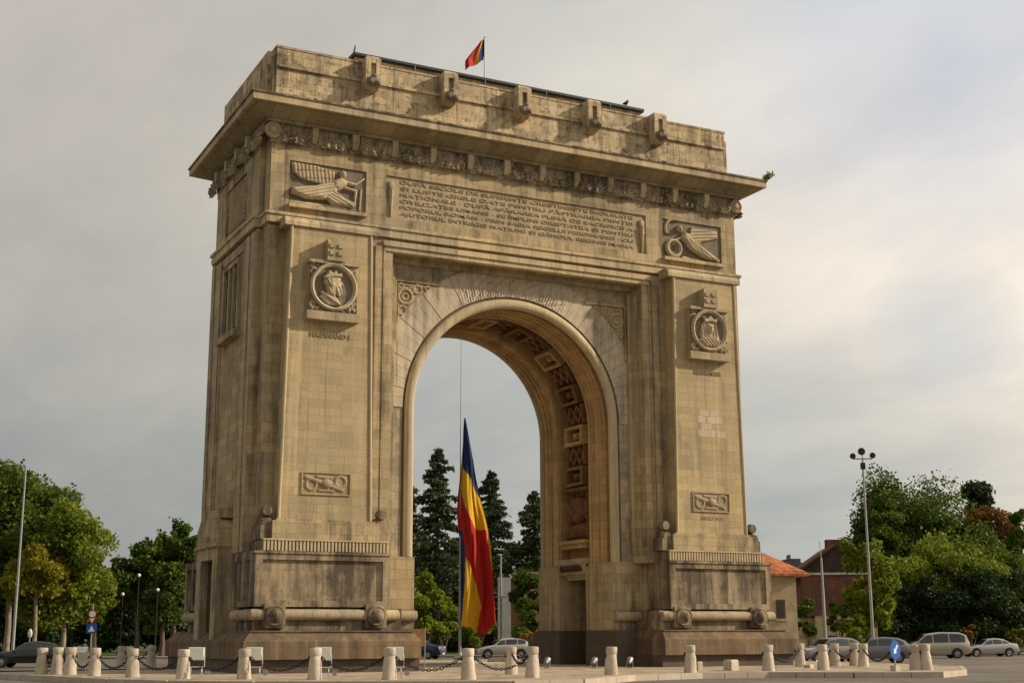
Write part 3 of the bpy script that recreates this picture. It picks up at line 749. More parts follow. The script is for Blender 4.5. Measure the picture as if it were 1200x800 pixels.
def head_right(X, Z):     # crowned head with long hair, seen nearly from the front
    hair = poly(X, Z, [(-.3, .5), (-.5, .2), (-.56, -.4), (-.6, -.62), (.6, -.62), (.55, -.3), (.46, .2), (.3, .5)], .14, .1)
    hair = hair+.035*np.sin(X*38+np.sin(Z*7)*1.2)*(hair > .05)
    face = poly(X, Z, [(-.2, .36), (-.25, .1), (-.17, -.14), (0, -.26), (.17, -.14), (.24, .1), (.2, .36)], .28, .2)
    face = face-ell(X, Z, -.1, .14, .06, .03)*1.5-ell(X, Z, .1, .14, .06, .03)*1.5+seg(X, Z, 0, .14, 0, -.01, .025, .04)*1.2-ell(X, Z, 0, -.12, .08, .02)*1.2*(face > 0)
    crown = poly(X, Z, [(-.36, .34), (-.42, .66), (-.22, .54), (0, .74), (.22, .54), (.42, .66), (.36, .34), (0, .4)], .26, .05)
    bust = poly(X, Z, [(-.7, -.5), (-.3, -.3), (.3, -.3), (.7, -.5), (.4, -.84), (-.4, -.84)], .19, .12)
    return mx(hair, face, crown, bust+.03*np.sin((X+Z)*30)*(bust > .05), seg(X, Z, -.5, -.35, .0, -.75, .05, .05)*4, poly(X, Z, [(-.11, -.2), (.11, -.2), (.14, -.4), (-.14, -.4)], .2, .06))
for (s, fn) in ((-1, head_left), (1, head_right)):
    xc, zc, yp = s*9.62, 15.86, -.8
    b = MB()
    b.box(xc-1.08, xc+1.08, yp-.24, yp+.05, 14.48, 16.84)
    b.box(xc-1.16, xc+1.16, yp-.40, yp+.05, 14.4, 14.76)
    b.box(xc-1.12, xc+1.12, yp-.44, yp+.05, 16.84, 16.98)
    med = part(b, 'medallion', 'carve')
    b = MB()
    b.lathe((xc, yp-.24, zc), [(1.04, 0), (1.04, -.16), (.97, -.23), (.88, -.16), (.86, -.04)], 44, 'y')
    b.build('rim', 'pale', med, smooth=35)
    b = MB()
    relief_mesh(b, xc-.88, xc+.88, zc-.88, zc+.88, yp-.285, lambda X, Z: fn(X-xc, Z-zc)*1.0, 110, 110, mask=lambda X, Z: np.hypot(X-xc, Z-zc) < .89)
    g = MB(); lim = yp-.285-.03
    g.f = [f for f in b.f if max(b.v[i][1] for i in f) > lim]; b.f = [f for f in b.f if max(b.v[i][1] for i in f) <= lim]; b.mi = [0]*len(b.f); g.v = b.v; g.mi = [0]*len(g.f)
    b.build('portrait', 'pale', med, smooth=60, recalc=False); g.build('sunk_ground', 'grime', med, recalc=False)
    b = MB()
    b.box(xc-.36, xc+.42, yp-.52, yp+.02, 16.98, 17.9)
    for (a_, c_) in ((-.17, 17.62), (.2, 17.62), (-.17, 17.3), (.2, 17.3)): b.box(xc+a_-.1, xc+a_+.1, yp-.58, yp-.52, c_-.09, c_+.09)
    b.box(xc-.2, xc+.26, yp-.47, yp, 17.9, 17.98)
    b.build('crown', 'carve', med)
    b = MB(); relief_mesh(b, xc-1.07, xc+1.07, 14.8, 16.83, yp-.243, lambda X, Z: .03+.07*np.clip(np.sin((X-xc)*13+np.sin(Z*8)*2)*np.sin(Z*14+np.sin(X*7)*1.5), -.3, 1), 90, 90, mask=lambda X, Z: np.hypot(X-xc, Z-zc) > 1.0)
    b.build('carved_ground', 'grime', med, smooth=60, recalc=False)
    b = MB()   # corner foliage
    random.seed(5)
    for k in range(90):
        ax_, az_ = random.choice((-1, 1)), random.choice((-1, 1))
        px, pz = ax_*random.uniform(.62, 1.02), az_*random.uniform(.62, 1.0)
        if math.hypot(px, pz) < 1.07 or zc+pz < 14.86: continue
        b.ball((xc+px, yp-.26, zc+pz), random.uniform(.05, .1), 4, (1, 1.1, 1))
    b.build('corner_foliage', 'carve', med, smooth=60)
    # name line under the medallion, ornament and line lower down
    vs, fs = text_mesh('FERDINAND I' if s < 0 else 'REGINA MARIA', .3, .02, 1.75 if s < 0 else 1.55)
    b = MB(); b.add([(v[0]+xc+(.0 if s < 0 else .05), -.815+v[1], v[2]+13.8) for v in vs], fs)
    part(b, 'name_line', 'letters', recalc=False)
    b = MB(); x0, x1, z0, z1 = xc-1.02, xc+1.02, 7.13, 7.97
    def orn(X, Z):
        X = X-xc; Z = Z-7.55
        h = mx(seg(X, Z, -.9, .25, .7, -.25, .1, .09), rngf(X, Z, -.65, -.05, .22, .07), rngf(X, Z, .62, .1, .22, .07), seg(X, Z, -.4, .28, .2, .24, .08, .06), ell(X, Z, 0, 0, .25, .2),
               seg(X, Z, -.3, -.28, .3, -.3, .07, .06), rngf(X, Z, .2, -.1, .17, .05))
        return .0+h*.7
    relief_mesh(b, x0, x1, z0, z1, -.81, orn, 80, 40)
    oo = part(b, 'carved_tablet', 'letters', smooth=60, recalc=False)
    b = MB()
    for (a_, c_, e_, g) in ((x0-.05, x1+.05, z1, z1+.05), (x0-.05, x1+.05, z0-.05, z0), (x0-.05, x0, z0, z1), (x1, x1+.05, z0, z1)): b.box(a_, c_, -.86, -.79, e_, g)
    b.build('tablet_frame', 'panel', oo)
vs, fs = text_mesh('ANNO 1922', .22, .015, 1.3)
b = MB(); b.add([(v[0]+9.65, -.81+v[1], v[2]+6.78) for v in vs], fs); part(b, 'date_line', 'carve', recalc=False)
for (x, z, w_) in ((9.15, 12.02, .55), (9.75, 12.02, .5), (9.0, 11.68, .5), (9.55, 11.68, .9), (9.2, 11.35, .6), (9.0, 11.01, 1.05), (10.1, 11.01, .55)):
    b = MB(); b.box(x, x+w_-.02, -.806, -.7, z-.33+.01, z); part(b, 'replacement_stone', 'patch')

# --- frieze of garlands and pale blocks, cornice
def garl(X, Z):
    t = ((X+12.3) % 1.88)/1.88; zc = .5-.28*np.sin(PI*t)*1.2
    zz = (Z-22.36)/.9
    h = np.clip(1-np.abs(zz-zc)/.3, 0, 1)**.5*.22*(.6+.4*np.sin(PI*t))
    h = h+.08*np.sin(X*19+np.sin(Z*11+X)*2)*np.sin(Z*17+X*3+np.sin(X*5))+.05*np.sin(X*43+np.sin(X*3)*2)*np.sin(Z*37)
    return np.clip(h, -.03, .3)
b = MB(); b.box(-12.26, 12.26, -.06, DP+.06, 22.32, 23.3); b.box(-12.52, 12.52, .8, DP-.8, 22.32, 23.3)
fo = part(b, 'frieze', 'frieze')
b = MB(); relief_mesh(b, -12.28, 12.28, 22.34, 23.2, -.08, garl, 1000, 34)
for s in (-1, 1):
    Yg = np.linspace(-.06, DP+.06, 260); Zg = np.linspace(22.34, 23.2, 24); YY, ZZ = np.meshgrid(Yg, Zg, indexing='ij'); H = garl(YY, ZZ)
    b.add([(s*(12.53+H[i, j]), YY[i, j], ZZ[i, j]) for i in range(260) for j in range(24)], [(i*24+j, (i+1)*24+j, (i+1)*24+j+1, i*24+j+1) for i in range(259) for j in range(23)])
b.build('garland', 'frieze', fo, smooth=60, recalc=False)
for k in range(14):
    x = -12.22+1.88*k
    if k == 0 or k == 13:
        b = MB(); b.lathe((x-.0, -.1, 22.82), [(.36, 0), (.36, -.14), (.27, -.2), (.2, -.12), (.12, -.22), (.02, -.24)], 20, 'y')
        b.build('rosette', 'carve', fo, smooth=35)
    else:
        random.seed(k); wgt = .13+.03*random.random(); b = MB()
        b.box(x-wgt, x+wgt, -.36, -.05, 22.78, 23.16); b.frus((x-wgt*.7, x+wgt*.7, -.2, -.05), (x-wgt, x+wgt, -.34, -.05), 22.5, 22.78)
        b.build('frieze_block', 'pale' if k in (4, 5, 6, 7, 10, 11, 12) else 'carve', fo, smooth=30)
for k in range(1, 5):
    y = .2+k*1.75
    for s in (-1, 1): b = MB(); b.box(s*12.5, s*12.82, y-.16, y+.16, 22.62, 23.12); b.build('frieze_block', 'carve', fo)
b = MB()
o1 = 1.23
def rct(o): return (-12.2-o, 12.2+o, -o, DP+o)
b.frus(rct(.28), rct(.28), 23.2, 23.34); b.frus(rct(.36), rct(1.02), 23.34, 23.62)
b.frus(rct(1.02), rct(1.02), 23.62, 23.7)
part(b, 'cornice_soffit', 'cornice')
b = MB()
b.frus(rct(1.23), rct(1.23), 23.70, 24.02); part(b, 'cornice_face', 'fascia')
b = MB(); b.frus(rct(1.29), rct(1.29), 24.02, 24.10); b.frus(rct(1.25), rct(-.2), 24.10, 24.42)
part(b, 'cornice_top', 'dirty')
# attic
b = MB()
b.box(-12.02, 12.02, .3, DP-.3, 24.2, 26.9)
for s in (-1, 1):
    b.box(s*11.7, s*12.3, .75, DP-.75, 24.2, 26.86)
    b.box(s*11.9, s*12.16, .36, .75, 24.2, 26.5)
b.box(-12.06, 12.06, .24, DP-.24, 24.2, 24.75)
b.box(-11.95, 11.95, .2, .31, 25.98, 26.1)
part(b, 'attic', 'attic')
b = MB()
b.box(-12.05, 12.05, .27, DP-.27, 26.9, 27.0)
part(b, 'coping', 'attic')
b = MB(); b.box(-7.85, 7.85, 1.8, DP-1.8, 27.0, 27.86); rf = part(b, 'roof_storey', 'attic')
b = MB(); b.box(-7.98, 7.98, 1.66, DP-1.66, 27.86, 27.9); b.box(-7.98, 7.98, 1.6, DP-1.6, 27.9, 28.02)
b.tube([(-7.95, 1.62, 28.0), (-7.9, 1.62, 28.35)], [.05, .03], 6)
b.build('roof_edge', 'leadroof', rf)
b = MB()
for x in (-4.9, -1.2, 2.2, 5.9):
    b = MB(); b.tube([(x, 1.62, 27.9), (x, 1.62, 27.3)], .05, 6); b.build('drainpipe', 'leadroof', rf)
for x in (-7.7, -3.86, 0, 3.86, 7.68):
    b = MB()
    w_ = .36
    b.box(x-w_, x-.13, -.34, .32, 25.75, 26.95); b.box(x+.13, x+w_, -.34, .32, 25.75, 26.95); b.box(x-.13, x+.13, -.14, .32, 25.75, 26.75)
    b.box(x-.13, x+.13, -.33, .32, 26.75, 26.95); b.frus((x-w_, x+w_, -.34, .9), (x-w_+.06, x+w_-.06, -.26, .85), 26.95, 27.08)
    b.frus((x-.26, x+.26, -.1, .3), (x-w_, x+w_, -.34, .3), 25.5, 25.75)
    co = part(b, 'corbel', 'attic')
    b = MB(); b.ball((x, -.36, 25.86), .27, 7, (1.15, .9, .9)); b.ball((x+.16, -.52, 25.74), .13, 5); b.ball((x-.17, -.5, 25.78), .12, 5); b.ball((x, -.5, 26.05), .12, 5)
    b.build('carved_head', 'grime', co, smooth=50)

random.seed(21)
b = MB()
for k in range(70):      # crumbs of moss and broken mortar along the cornice edge
    x = random.uniform(-13.2, 13.2); w_ = random.uniform(.05, .3); b.ball((x, -1.27+random.uniform(0, .25), 24.1), .05+.04*random.random(), 4, (w_/.07, 1, .8))
tag(part(b, 'moss_on_cornice', 'grime', smooth=60), kind='stuff')
# things on the arch
wd = empty('weed_tuft', (13.42, -1.15, 24.05), 0, 'small green weed tuft growing out of the right end of the cornice', 'plant')
def leaf_cloud(pts, size, nrm=None, aspect=1.0):
    """numpy leaf quads at pts"""
    n = len(pts); pts = np.asarray(pts, float)
    a = RNG.normal(size=(n, 3)); a /= np.linalg.norm(a, axis=1)[:, None]
    c = RNG.normal(size=(n, 3)); c -= a*(a*c).sum(1)[:, None]; c /= np.linalg.norm(c, axis=1)[:, None]
    sz = (size*(.6+.8*RNG.random(n)))[:, None]
    P = np.stack([pts-a*sz*.5*aspect, pts+c*sz*.35, pts+a*sz*.5*aspect, pts-c*sz*.35], 1).reshape(-1, 3)
    return P
def mesh_quads(name, P, mat, parent):
    n = len(P)//4; me = bpy.data.meshes.new(name); me.vertices.add(n*4); me.vertices.foreach_set('co', P.ravel())
    me.loops.add(n*4); me.loops.foreach_set('vertex_index', np.arange(n*4)); me.polygons.add(n)
    me.polygons.foreach_set('loop_start', np.arange(0, n*4, 4)); me.polygons.foreach_set('loop_total', np.full(n, 4))
    me.materials.append(mat); me.update(calc_edges=True); me.validate()
    o = bpy.data.objects.new(name, me); COL.objects.link(o); o.parent = parent; return o
LM = {'mid': leafmat('leaf_green', (.035, .068, .008), (.14, .20, .02), .36), 'bright': leafmat('leaf_bright', (.08, .125, .010), (.28, .33, .026), .40),
      'lightgreen': leafmat('leaf_light_green', (.08, .13, .012), (.28, .33, .028), .42),  # lighter yellow-green leaves for the left trees
      'yellow': leafmat('leaf_yellow_green', (.12, .13, .012), (.38, .34, .03), .42), 'dark': leafmat('leaf_dark', (.012, .028, .006), (.045, .08, .012), .15),
      'spruce': leafmat('needle_green', (.025, .045, .018), (.09, .12, .038), .15), 'rust': leafmat('leaf_rust', (.12, .06, .012), (.30, .15, .03), .25),
      'orange': leafmat('leaf_orange', (.35, .13, .01), (.6, .26, .02), .2)}
tt_ = RNG.random(260); P = leaf_cloud(np.stack([-.1+.42*tt_, .5*(RNG.random(260)-.5)*(.2+tt_), .02+.42*tt_], 1)+RNG.normal(size=(260, 3))*.07, .11); mesh_quads('leaves', P, LM['bright'], wd)
b = MB()
for k in range(5): b.tube([(0, 0, -.1), (.12+.05*k, .05*(k-2), .2+.07*k), (.3, .08*(k-2), .4+.05*k)], [.015, .01, .006], 5)
b.build('stem', 'bark', wd)
bd = empty('bird', (6.95, 1.75, 28.02), 0, 'small dark bird perched on the right end of the dark roof edge', 'bird')
b = MB(); b.tube([(-.2, 0, .12), (-.1, 0, .15), (0, 0, .18), (.08, 0, .26), (.12, 0, .34), (.2, 0, .33)], [.02, .06, .1, .08, .06, .01], 8); b.tube([(0, .02, 0), (0, .02, .12)], .012, 5); b.tube([(.03, -.02, 0), (.03, -.02, .12)], .012, 5)
b.build('body', 'black', bd, smooth=60)
# roof flag
fx, fy = -.35, 3.4
rfz = 28.02
rl = empty('roof_flag', (fx, fy, rfz), 0, 'small limp blue yellow and red flag on a thin pole on the arch roof', 'flag')
b = MB(); b.tube([(0, 0, 0), (0, 0, 3.0)], [.035, .025], 8); b.ball((0, 0, 3.03), .05, 5); b.build('pole', 'steel', rl, smooth=60)
def rflag(name, mat, u_0, u_1):
    b = MB()
    def Pf(i, j):
        u = u_0+(u_1-u_0)*i; v = j
        hang = v      # 0 top, 1 bottom
        ln = .95*(.18+.95*hang) if hang < .72 else .95*(.18+.95*.72)
        x = -.02-u*ln*1.25+.05*math.sin(u*9+v*4)*v; z = 2.95-v*1.15-u*.55*(.3+v)
        y = .13*math.sin(u*11+v*2.2)*u+.02
        return (x, y, z)
    b.grid(Pf, 9, 22); return b.build(name, mat, rl, smooth=80, recalc=False)
rflag('blue_stripe', 'blue', 0, .3); rflag('yellow_stripe', 'yellow', .3, .52); rflag('red_stripe', 'red', .52, 1)

# =================================================================== big flag behind the arch
FD = 84.
fb_ = at(539, FD); fbase = Vector((fb_.x, fb_.y, ROAD))
fl = empty('flagpole', fbase, -YAW, 'huge limp blue, yellow and red flag on a tall thin pole seen through the arch', 'flag')
pxm = FPX/FD
top = 24.
b = MB(); b.tube([(0, 0, 0), (0, 0, 8), (0, 0, 14.8), (0, 0, 24)], [.10, .075, .03, .008], 10); b.lathe((0, 0, 0), [(.4, 0), (.4, .3), (.2, .45), (.12, .6)], 14)
b.build('pole', 'steel', fl, smooth=40)
# draped cloth: left and right outline of the folded flag by height, with tone boundaries where the folds turn over
rowsL = [(490, 543), (505, 541.8), (520, 541), (540, 539), (560, 537.5), (580, 536), (600, 535.5), (615, 537), (640, 540), (680, 540), (710, 539), (738, 538)]
rowsR = [(490, 544.5), (505, 547.5), (520, 550.5), (540, 555), (560, 558), (590, 564), (620, 570), (640, 573), (680, 577.5), (710, 580), (738, 582)]
def lerp(t, T):
    if t <= T[0][0]: return T[0][1]
    for (a, x), (c, y) in zip(T, T[1:]):
        if t <= c: return x+(y-x)*(t-a)/(c-a)
    return T[-1][1]
def zz_of(w): return at(539, FD, w).z-ROAD
nR, nC = 110, 64
def flagcol(w, u, uL, uR):
    f_ = (u-uL)/(uR-uL)
    blue_low = lerp(w, [(490, 1.1), (545, 1.1), (552, .55), (575, .98), (585, 1.05), (590, 0), (800, 0)])
    if w < 548: return 0 if not (w > 535 and f_ < (w-535)/60) else 1
    if w < 585 and f_ > lerp(w, [(548, .25), (560, .6), (585, 1.0)]): return 0
    if w < 620:
        return 2 if f_ < lerp(w, [(548, .05), (565, .15), (590, .28), (605, .4), (620, .62)]) else 1
    if f_ < lerp(w, [(612, 0), (620, .12), (650, .13), (680, .09), (720, .05), (738, .02)]): return 0
    rr = lerp(w, [(620, .95), (650, .93), (672, 1.0), (738, 1.01)])
    rl_ = lerp(w, [(620, .1), (652, .12), (665, .32), (685, .5), (710, .58), (738, .45)])
    return 1 if f_ < rl_ or f_ > rr else 2
b = MB(); vs = []
for i in range(nR+1):
    w = 490+(738-490)*i/nR; uL, uR = lerp(w, rowsL), lerp(w, rowsR)
    for j in range(nC+1):
        f_ = j/nC; x = ((uL+(uR-uL)*f_)-539)/pxm+.0
        wid = (uR-uL)/pxm
        y = .55*wid*(.22*math.sin(f_*PI*2.3+i*.035)+.10*math.sin(f_*PI*5.2-i*.05)+.045*math.sin(f_*PI*11+i*.09+math.sin(i*.2)))*min(1, .3+i/60)
        vs.append((x+.06*math.sin(f_*9+i*.08)*min(1, i/20), y-.15, zz_of(w)+(.28*math.sin(f_*PI*2.6)+.1*math.sin(f_*PI*7))*max(0, (i-nR+8)/8)))
fcs = {0: [], 1: [], 2: []}
for i in range(nR):
    for j in range(nC):
        w = 490+(738-490)*(i+.5)/nR; uL, uR = lerp(w, rowsL), lerp(w, rowsR)
        a = i*(nC+1)+j; fcs[flagcol(w, uL+(uR-uL)*(j+.5)/nC, uL, uR)].append((a, a+1, a+nC+2, a+nC+1))
for k in range(3): b.add(vs, fcs[k], k)
fo_ = b.build('cloth', ['blue', 'yellow', 'red'], fl, smooth=80, recalc=False)

# =================================================================== SETTING
def gmat(name, a, c, sc=.6, rough=.9, fine=18, extra=None):
    mt, nt, bs = new_mat(name); g = node(nt, 'ShaderNodeNewGeometry'); pos = g.outputs['Position']
    n1 = noise(nt, pos, sc, 6, .7); n2 = noise(nt, pos, fine, 4, .7)
    col = mixc(nt, ramp(nt, n1, .35, .65), a, c)
    col = mixc(nt, .6, col, mixc(nt, ramp(nt, n2, .3, .7), (.7, .7, .7), (1.25, 1.25, 1.25)), 'MULTIPLY')
    if extra: col = extra(nt, pos, col)
    nt.links.new(col, bs.inputs['Base Color']); bs.inputs['Roughness'].default_value = rough; bs.inputs['Specular IOR Level'].default_value = .25
    bp = node(nt, 'ShaderNodeBump'); bp.inputs['Strength'].default_value = .4; bp.inputs['Distance'].default_value = .02
    nt.links.new(n2, bp.inputs['Height']); nt.links.new(bp.outputs[0], bs.inputs['Normal']); return mt
def paving(nt, pos, col):
    br = node(nt, 'ShaderNodeTexBrick'); nt.links.new(pos, br.inputs['Vector']); br.inputs['Scale'].default_value = 1
    br.inputs['Brick Width'].default_value = .8; br.inputs['Row Height'].default_value = .8; br.inputs['Mortar Size'].default_value = .02
    br.inputs['Color1'].default_value = (1.1, 1.1, 1.1, 1); br.inputs['Color2'].default_value = (.85, .85, .85, 1); br.inputs['Mortar'].default_value = (.5, .5, .5, 1)
    col = mixc(nt, 1., col, br.outputs[0], 'MULTIPLY')
    st = noise(nt, pos, .5, 8, .72); col = mixc(nt, mth(nt, 'MULTIPLY', ramp(nt, st, .5, .62), .6, True), col, (.17, .135, .10))
    return mixc(nt, mth(nt, 'MULTIPLY', ramp(nt, noise(nt, pos, 6, 4, .7), .60, .68), .7, True), col, (.09, .075, .055))
def tarmac(nt, pos, col):
    v = node(nt, 'ShaderNodeTexVoronoi', feature='DISTANCE_TO_EDGE'); v.inputs['Scale'].default_value = .22
    wv = node(nt, 'ShaderNodeVectorMath', operation='ADD'); nz = node(nt, 'ShaderNodeTexNoise'); nz.inputs['Scale'].default_value = .8; nz.inputs['Detail'].default_value = 6
    nt.links.new(pos, nz.inputs['Vector']); nt.links.new(pos, wv.inputs[0]); nt.links.new(nz.outputs['Color'], wv.inputs[1]); nt.links.new(wv.outputs[0], v.inputs['Vector'])
    col = mixc(nt, mth(nt, 'MULTIPLY', mth(nt, 'LESS_THAN', v.outputs['Distance'], .006), .7), col, (.05, .045, .04))
    return mixc(nt, mth(nt, 'MULTIPLY', ramp(nt, noise(nt, pos, .12, 6, .6), .5, .6), .4, True), col, (.22, .19, .16))
gm = gmat('asphalt', (.125, .108, .09), (.18, .155, .13), .25, extra=tarmac)
b = MB(); b.add([(-2500, -2500, ROAD), (2500, -2500, ROAD), (2500, 2500, ROAD), (-2500, 2500, ROAD)], [(0, 1, 2, 3)])
tag(b.build('road', gm, recalc=False), kind='structure')
pv = gmat('plaza_paving', (.40, .32, .22), (.50, .41, .30), .8, extra=paving)
edge = [(-40, 786), (0, 789.0), (60, 791.5), (130, 795), (200, 797), (300, 798), (450, 798), (600, 797.6), (680, 795.5), (740, 790.5), (820, 788), (900, 787), (1000, 787.3), (1100, 787), (1128, 784.5)]
pts = [gnd(u, w) for u, w in edge]
pts = [(p.x, p.y) for p in pts]
pts += [(17.5, -8), (19, -2), (19.5, 5), (18, 12), (13, 18), (5, 21), (-5, 21.5), (-14, 18), (-20, 12), (-22.6, 7)]
b = MB(); b.add([(x, y, 0) for x, y in pts], [tuple(range(len(pts)))]); tag(b.build('plaza', pv), kind='structure')
me = bpy.data.objects['plaza'].data
if me.polygons[0].normal.z < 0: me.flip_normals()
kb = MB(); n = len(pts)
segs = []
for i in range(n):
    p, q = Vector(pts[i]), Vector(pts[(i+1) % n]); m_ = max(1, round((q-p).length/1.1))
    for k in range(m_): dd = (q-p)/m_; segs.append((p+dd*k+dd.normalized()*.012, p+dd*(k+1)-dd.normalized()*.012))
for p, q in segs:
    d_ = (q-p).normalized(); nn = Vector((d_.y, -d_.x))*.17
    kb.add([(p.x, p.y, ROAD), (q.x, q.y, ROAD), (q.x, q.y, .015), (p.x, p.y, .015), (p.x+nn.x, p.y+nn.y, ROAD), (q.x+nn.x, q.y+nn.y, ROAD), (q.x+nn.x, q.y+nn.y, .015), (p.x+nn.x, p.y+nn.y, .015)],
           [(0, 1, 2, 3), (4, 5, 6, 7), (3, 2, 6, 7), (0, 4, 7, 3), (1, 5, 6, 2)])
M['kerb'] = gmat('kerb_stone', (.45, .37, .28), (.55, .47, .36), 1.2)
tag(kb.build('kerb', 'kerb'), kind='structure')
# far side: a pavement and park ground beyond the roundabout, with kerb
def far_poly(D0, D1, u0_, u1_, z):
    return [at(u0_, D0), at(u1_, D0), at(u1_, D1), at(u0_, D1)], z
M['sidewalk'] = gmat('sidewalk', (.28, .24, .19), (.36, .31, .25), .5)
M['grass'] = gmat('park_grass', (.035, .055, .012), (.07, .09, .02), .3)
for name, D0, D1, z, mt in (('sidewalk', 104, 110, ROAD+.13, 'sidewalk'), ('park_ground', 110, 420, ROAD+.15, 'grass')):
    b = MB(); q = [at(-900, D0), at(2100, D0), at(2100, D1), at(-900, D1)]
    vs = [(p.x, p.y, z) for p in q]+[(p.x, p.y, ROAD-.05) for p in q]
    b.add(vs, [(0, 1, 2, 3), (0, 4, 5, 1), (1, 5, 6, 2), (2, 6, 7, 3), (3, 7, 4, 0)]); tag(b.build(name, mt), kind='structure')
# painted lines on the road
M['paint'] = gmat('road_paint', (.42, .40, .36), (.55, .52, .46), 3)
b = MB()
def line(u0_, w0, u1_, w1, wd_=.12):
    p, q = gnd(u0_, w0, ROAD+.004), gnd(u1_, w1, ROAD+.004); d_ = (q-p).normalized(); nn = Vector((-d_.y, d_.x, 0))*wd_
    b.add([p, q, q+nn, p+nn], [(0, 1, 2, 3)])
line(1060, 797, 1112, 797); line(1125, 797, 1180, 796.5); line(930, 798, 985, 798); line(1090, 790.5, 1170, 789); line(30, 796, 90, 799)
tag(b.build('road_marking', 'paint', recalc=False), kind='structure')

# =================================================================== BOLLARDS, CHAINS, FLOODLIGHTS
def bollard(p, label, h=1.0, tilt=0, r=.215, eye=-.45):
    root = empty('bollard', (p.x, p.y, 0), 0, label, 'bollard', 'stone bollards round the arch plaza')
    random.seed(int(p.x*100)); b = MB(); n = 20; vs = []
    tilt = tilt or random.uniform(-.03, .03); h = h+random.uniform(-.03, .03)
    prof = [(r*1.16, 0), (r*1.12, .08), (r*1.06, .25), (r*.98, .5), (r*.88, h-.3), (r*.82, h-.27), (r*.92, h-.24), (r*.94, h-.14), (r*.94, h-.035), (r*.87, h-.008), (r*.5, h), (.01, h)]
    for (rr, z) in prof:
        for j in range(n):
            t = 2*PI*j/n; q = rr*(1+.045*math.sin(3*t+z*4+p.x)+.025*math.sin(7*t+p.y*3+z*9)+.022*random.uniform(-1, 1)); vs.append((q*math.cos(t)+tilt*z, q*math.sin(t), z))
    b.add(vs, [(i*n+j, i*n+(j+1) % n, (i+1)*n+(j+1) % n, (i+1)*n+j) for i in range(len(prof)-1) for j in range(n)])
    b.build('post', 'bollard', root, smooth=45, recalc=True)
    for k in range(2):
        b = MB(); a = eye+PI*k; cx, cy2 = math.cos(a)*r*.93+tilt*(h-.34), math.sin(a)*r*.93
        b.ball((cx, cy2, h-.34), .055, 6, (1, 1, 1.2)); b.build('chain_eye', 'black', root)
    return root
BL = [(82, 790, 'bollard with square shoulders left of the pale tilted floodlight at far left'), (110, 791.5, 'front-row bollard just right of the pale tilted floodlight at far left'), (155, 793, 'front-row bollard between two sagging chains, left of the floodlit bollards'),
      (214, 795, 'bollard with white floodlight box beside it, left of the arch plinth corner'), (286, 795.3, 'bollard with white floodlight box in front of the left plinth corner'),
      (369, 795.8, 'bollard with white floodlight box before the middle of the left plinth'), (456, 795.8, 'bollard before the right end of the left plinth, left of the orange-brown board'),
      (549, 795.6, 'large bollard in front of the silver hatchback and flagpole foot'), (624, 793.5, 'bollard with chains crossing behind it, right of the hatchback'), (716, 790.3, 'bollard alone before the dark granite foot of the arch jamb'),
      (809, 787.5, 'bollard before the left part of the right plinth'), (901, 785.5, 'bollard before the right part of the right plinth'), (965, 784.5, 'bollard right of the arch in front of the first grey car')]
posts = []
for u, w, l in BL:
    posts.append(gnd(u, w)); bollard(posts[-1], 'pale stone '+l, tilt=0 if u != 716 else .05)
back = [(48, 789.5, 'shaded stone bollard at the far left before the dark car'), (66, 789.5, 'shaded stone bollard beside the dark car tail, second from far left'), (142, 781.5, 'stone bollard in the back row, left one behind the sagging chain'), (177, 781.5, 'stone bollard in the back row, right one behind the sagging chain'),
        (599, 789.5, 'stone bollard standing behind the crossing chains'), (938, 780.5, 'stone bollard at the right corner of the right plinth'), (979, 780, 'stone bollard between the two grey cars'), (1002, 779.5, 'stone bollard left of the pair before the second grey car'),
        (1012, 780.5, 'stone bollard right of the pair before the second grey car'), (1073, 784.5, 'leaning stone bollard right of the blue arrow sign'), (1086, 784.5, 'stone bollard nearest to the beige minivan')]
bp_ = {}
for u, w, l in back:
    p = gnd(u, w); bp_[u] = p; bollard(p, l, tilt=.06 if u == 1073 else 0)
def chain(p, q, label, sag=.42, h=.72, off=.2):
    d_ = (q-p); L = d_.length; dn = d_.normalized()
    a = Vector((p.x, p.y, h))+dn*off; c = Vector((q.x, q.y, h))-dn*off
    root = empty('chain', (p.x, p.y, 0), 0, label, 'chain', 'iron chains between the bollards')
    b = MB(); n = max(10, int((c-a).length/.105)); prev = None
    K = 12; lpts = []
    for i in range(n+1):
        t = i/n; z = h-sag*(1-(2*t-1)**2); pt = a.lerp(c, t); pt.z = z; lpts.append(pt-Vector((p.x, p.y, 0)))
    for i in range(n):
        m_ = (lpts[i]+lpts[i+1])/2; t = (lpts[i+1]-lpts[i]).normalized(); up = Vector((0, 0, 1)); sd = t.cross(up).normalized(); nn = sd.cross(t)
        w_ = sd if i % 2 else nn; hl = (lpts[i+1]-lpts[i]).length*.62
        ring_ = [m_+t*hl*math.cos(x)+w_*.042*math.sin(x) for x in [2*PI*k/8 for k in range(8)]]
        o3 = nn if i % 2 else sd
        vs = []
        for r_i, rp in enumerate(ring_):
            rad = (rp-m_).normalized()
            for j in range(4):
                an = PI/2*j; vs.append(rp+(rad*math.cos(an)+o3*math.sin(an))*.017)
        b.add(vs, [(x*4+y, x*4+(y+1) % 4, ((x+1) % 8)*4+(y+1) % 4, ((x+1) % 8)*4+y) for x in range(8) for y in range(4)])
    b.build('links', 'black', root, recalc=False)
cl = ['chain at the far left ending beside the pale tilted floodlight', 'sagging chain between the second and third front bollards', 'sagging chain left of the first floodlit bollard', 'chain between the first and second floodlit bollards', 'chain between the second and third floodlit bollards',
      'chain between the third floodlit bollard and the next bollard', 'chain passing in front of the orange-brown board', 'chain in front of the silver hatchback']
for i in range(8): chain(posts[i], posts[i+1], 'dark iron '+cl[i])
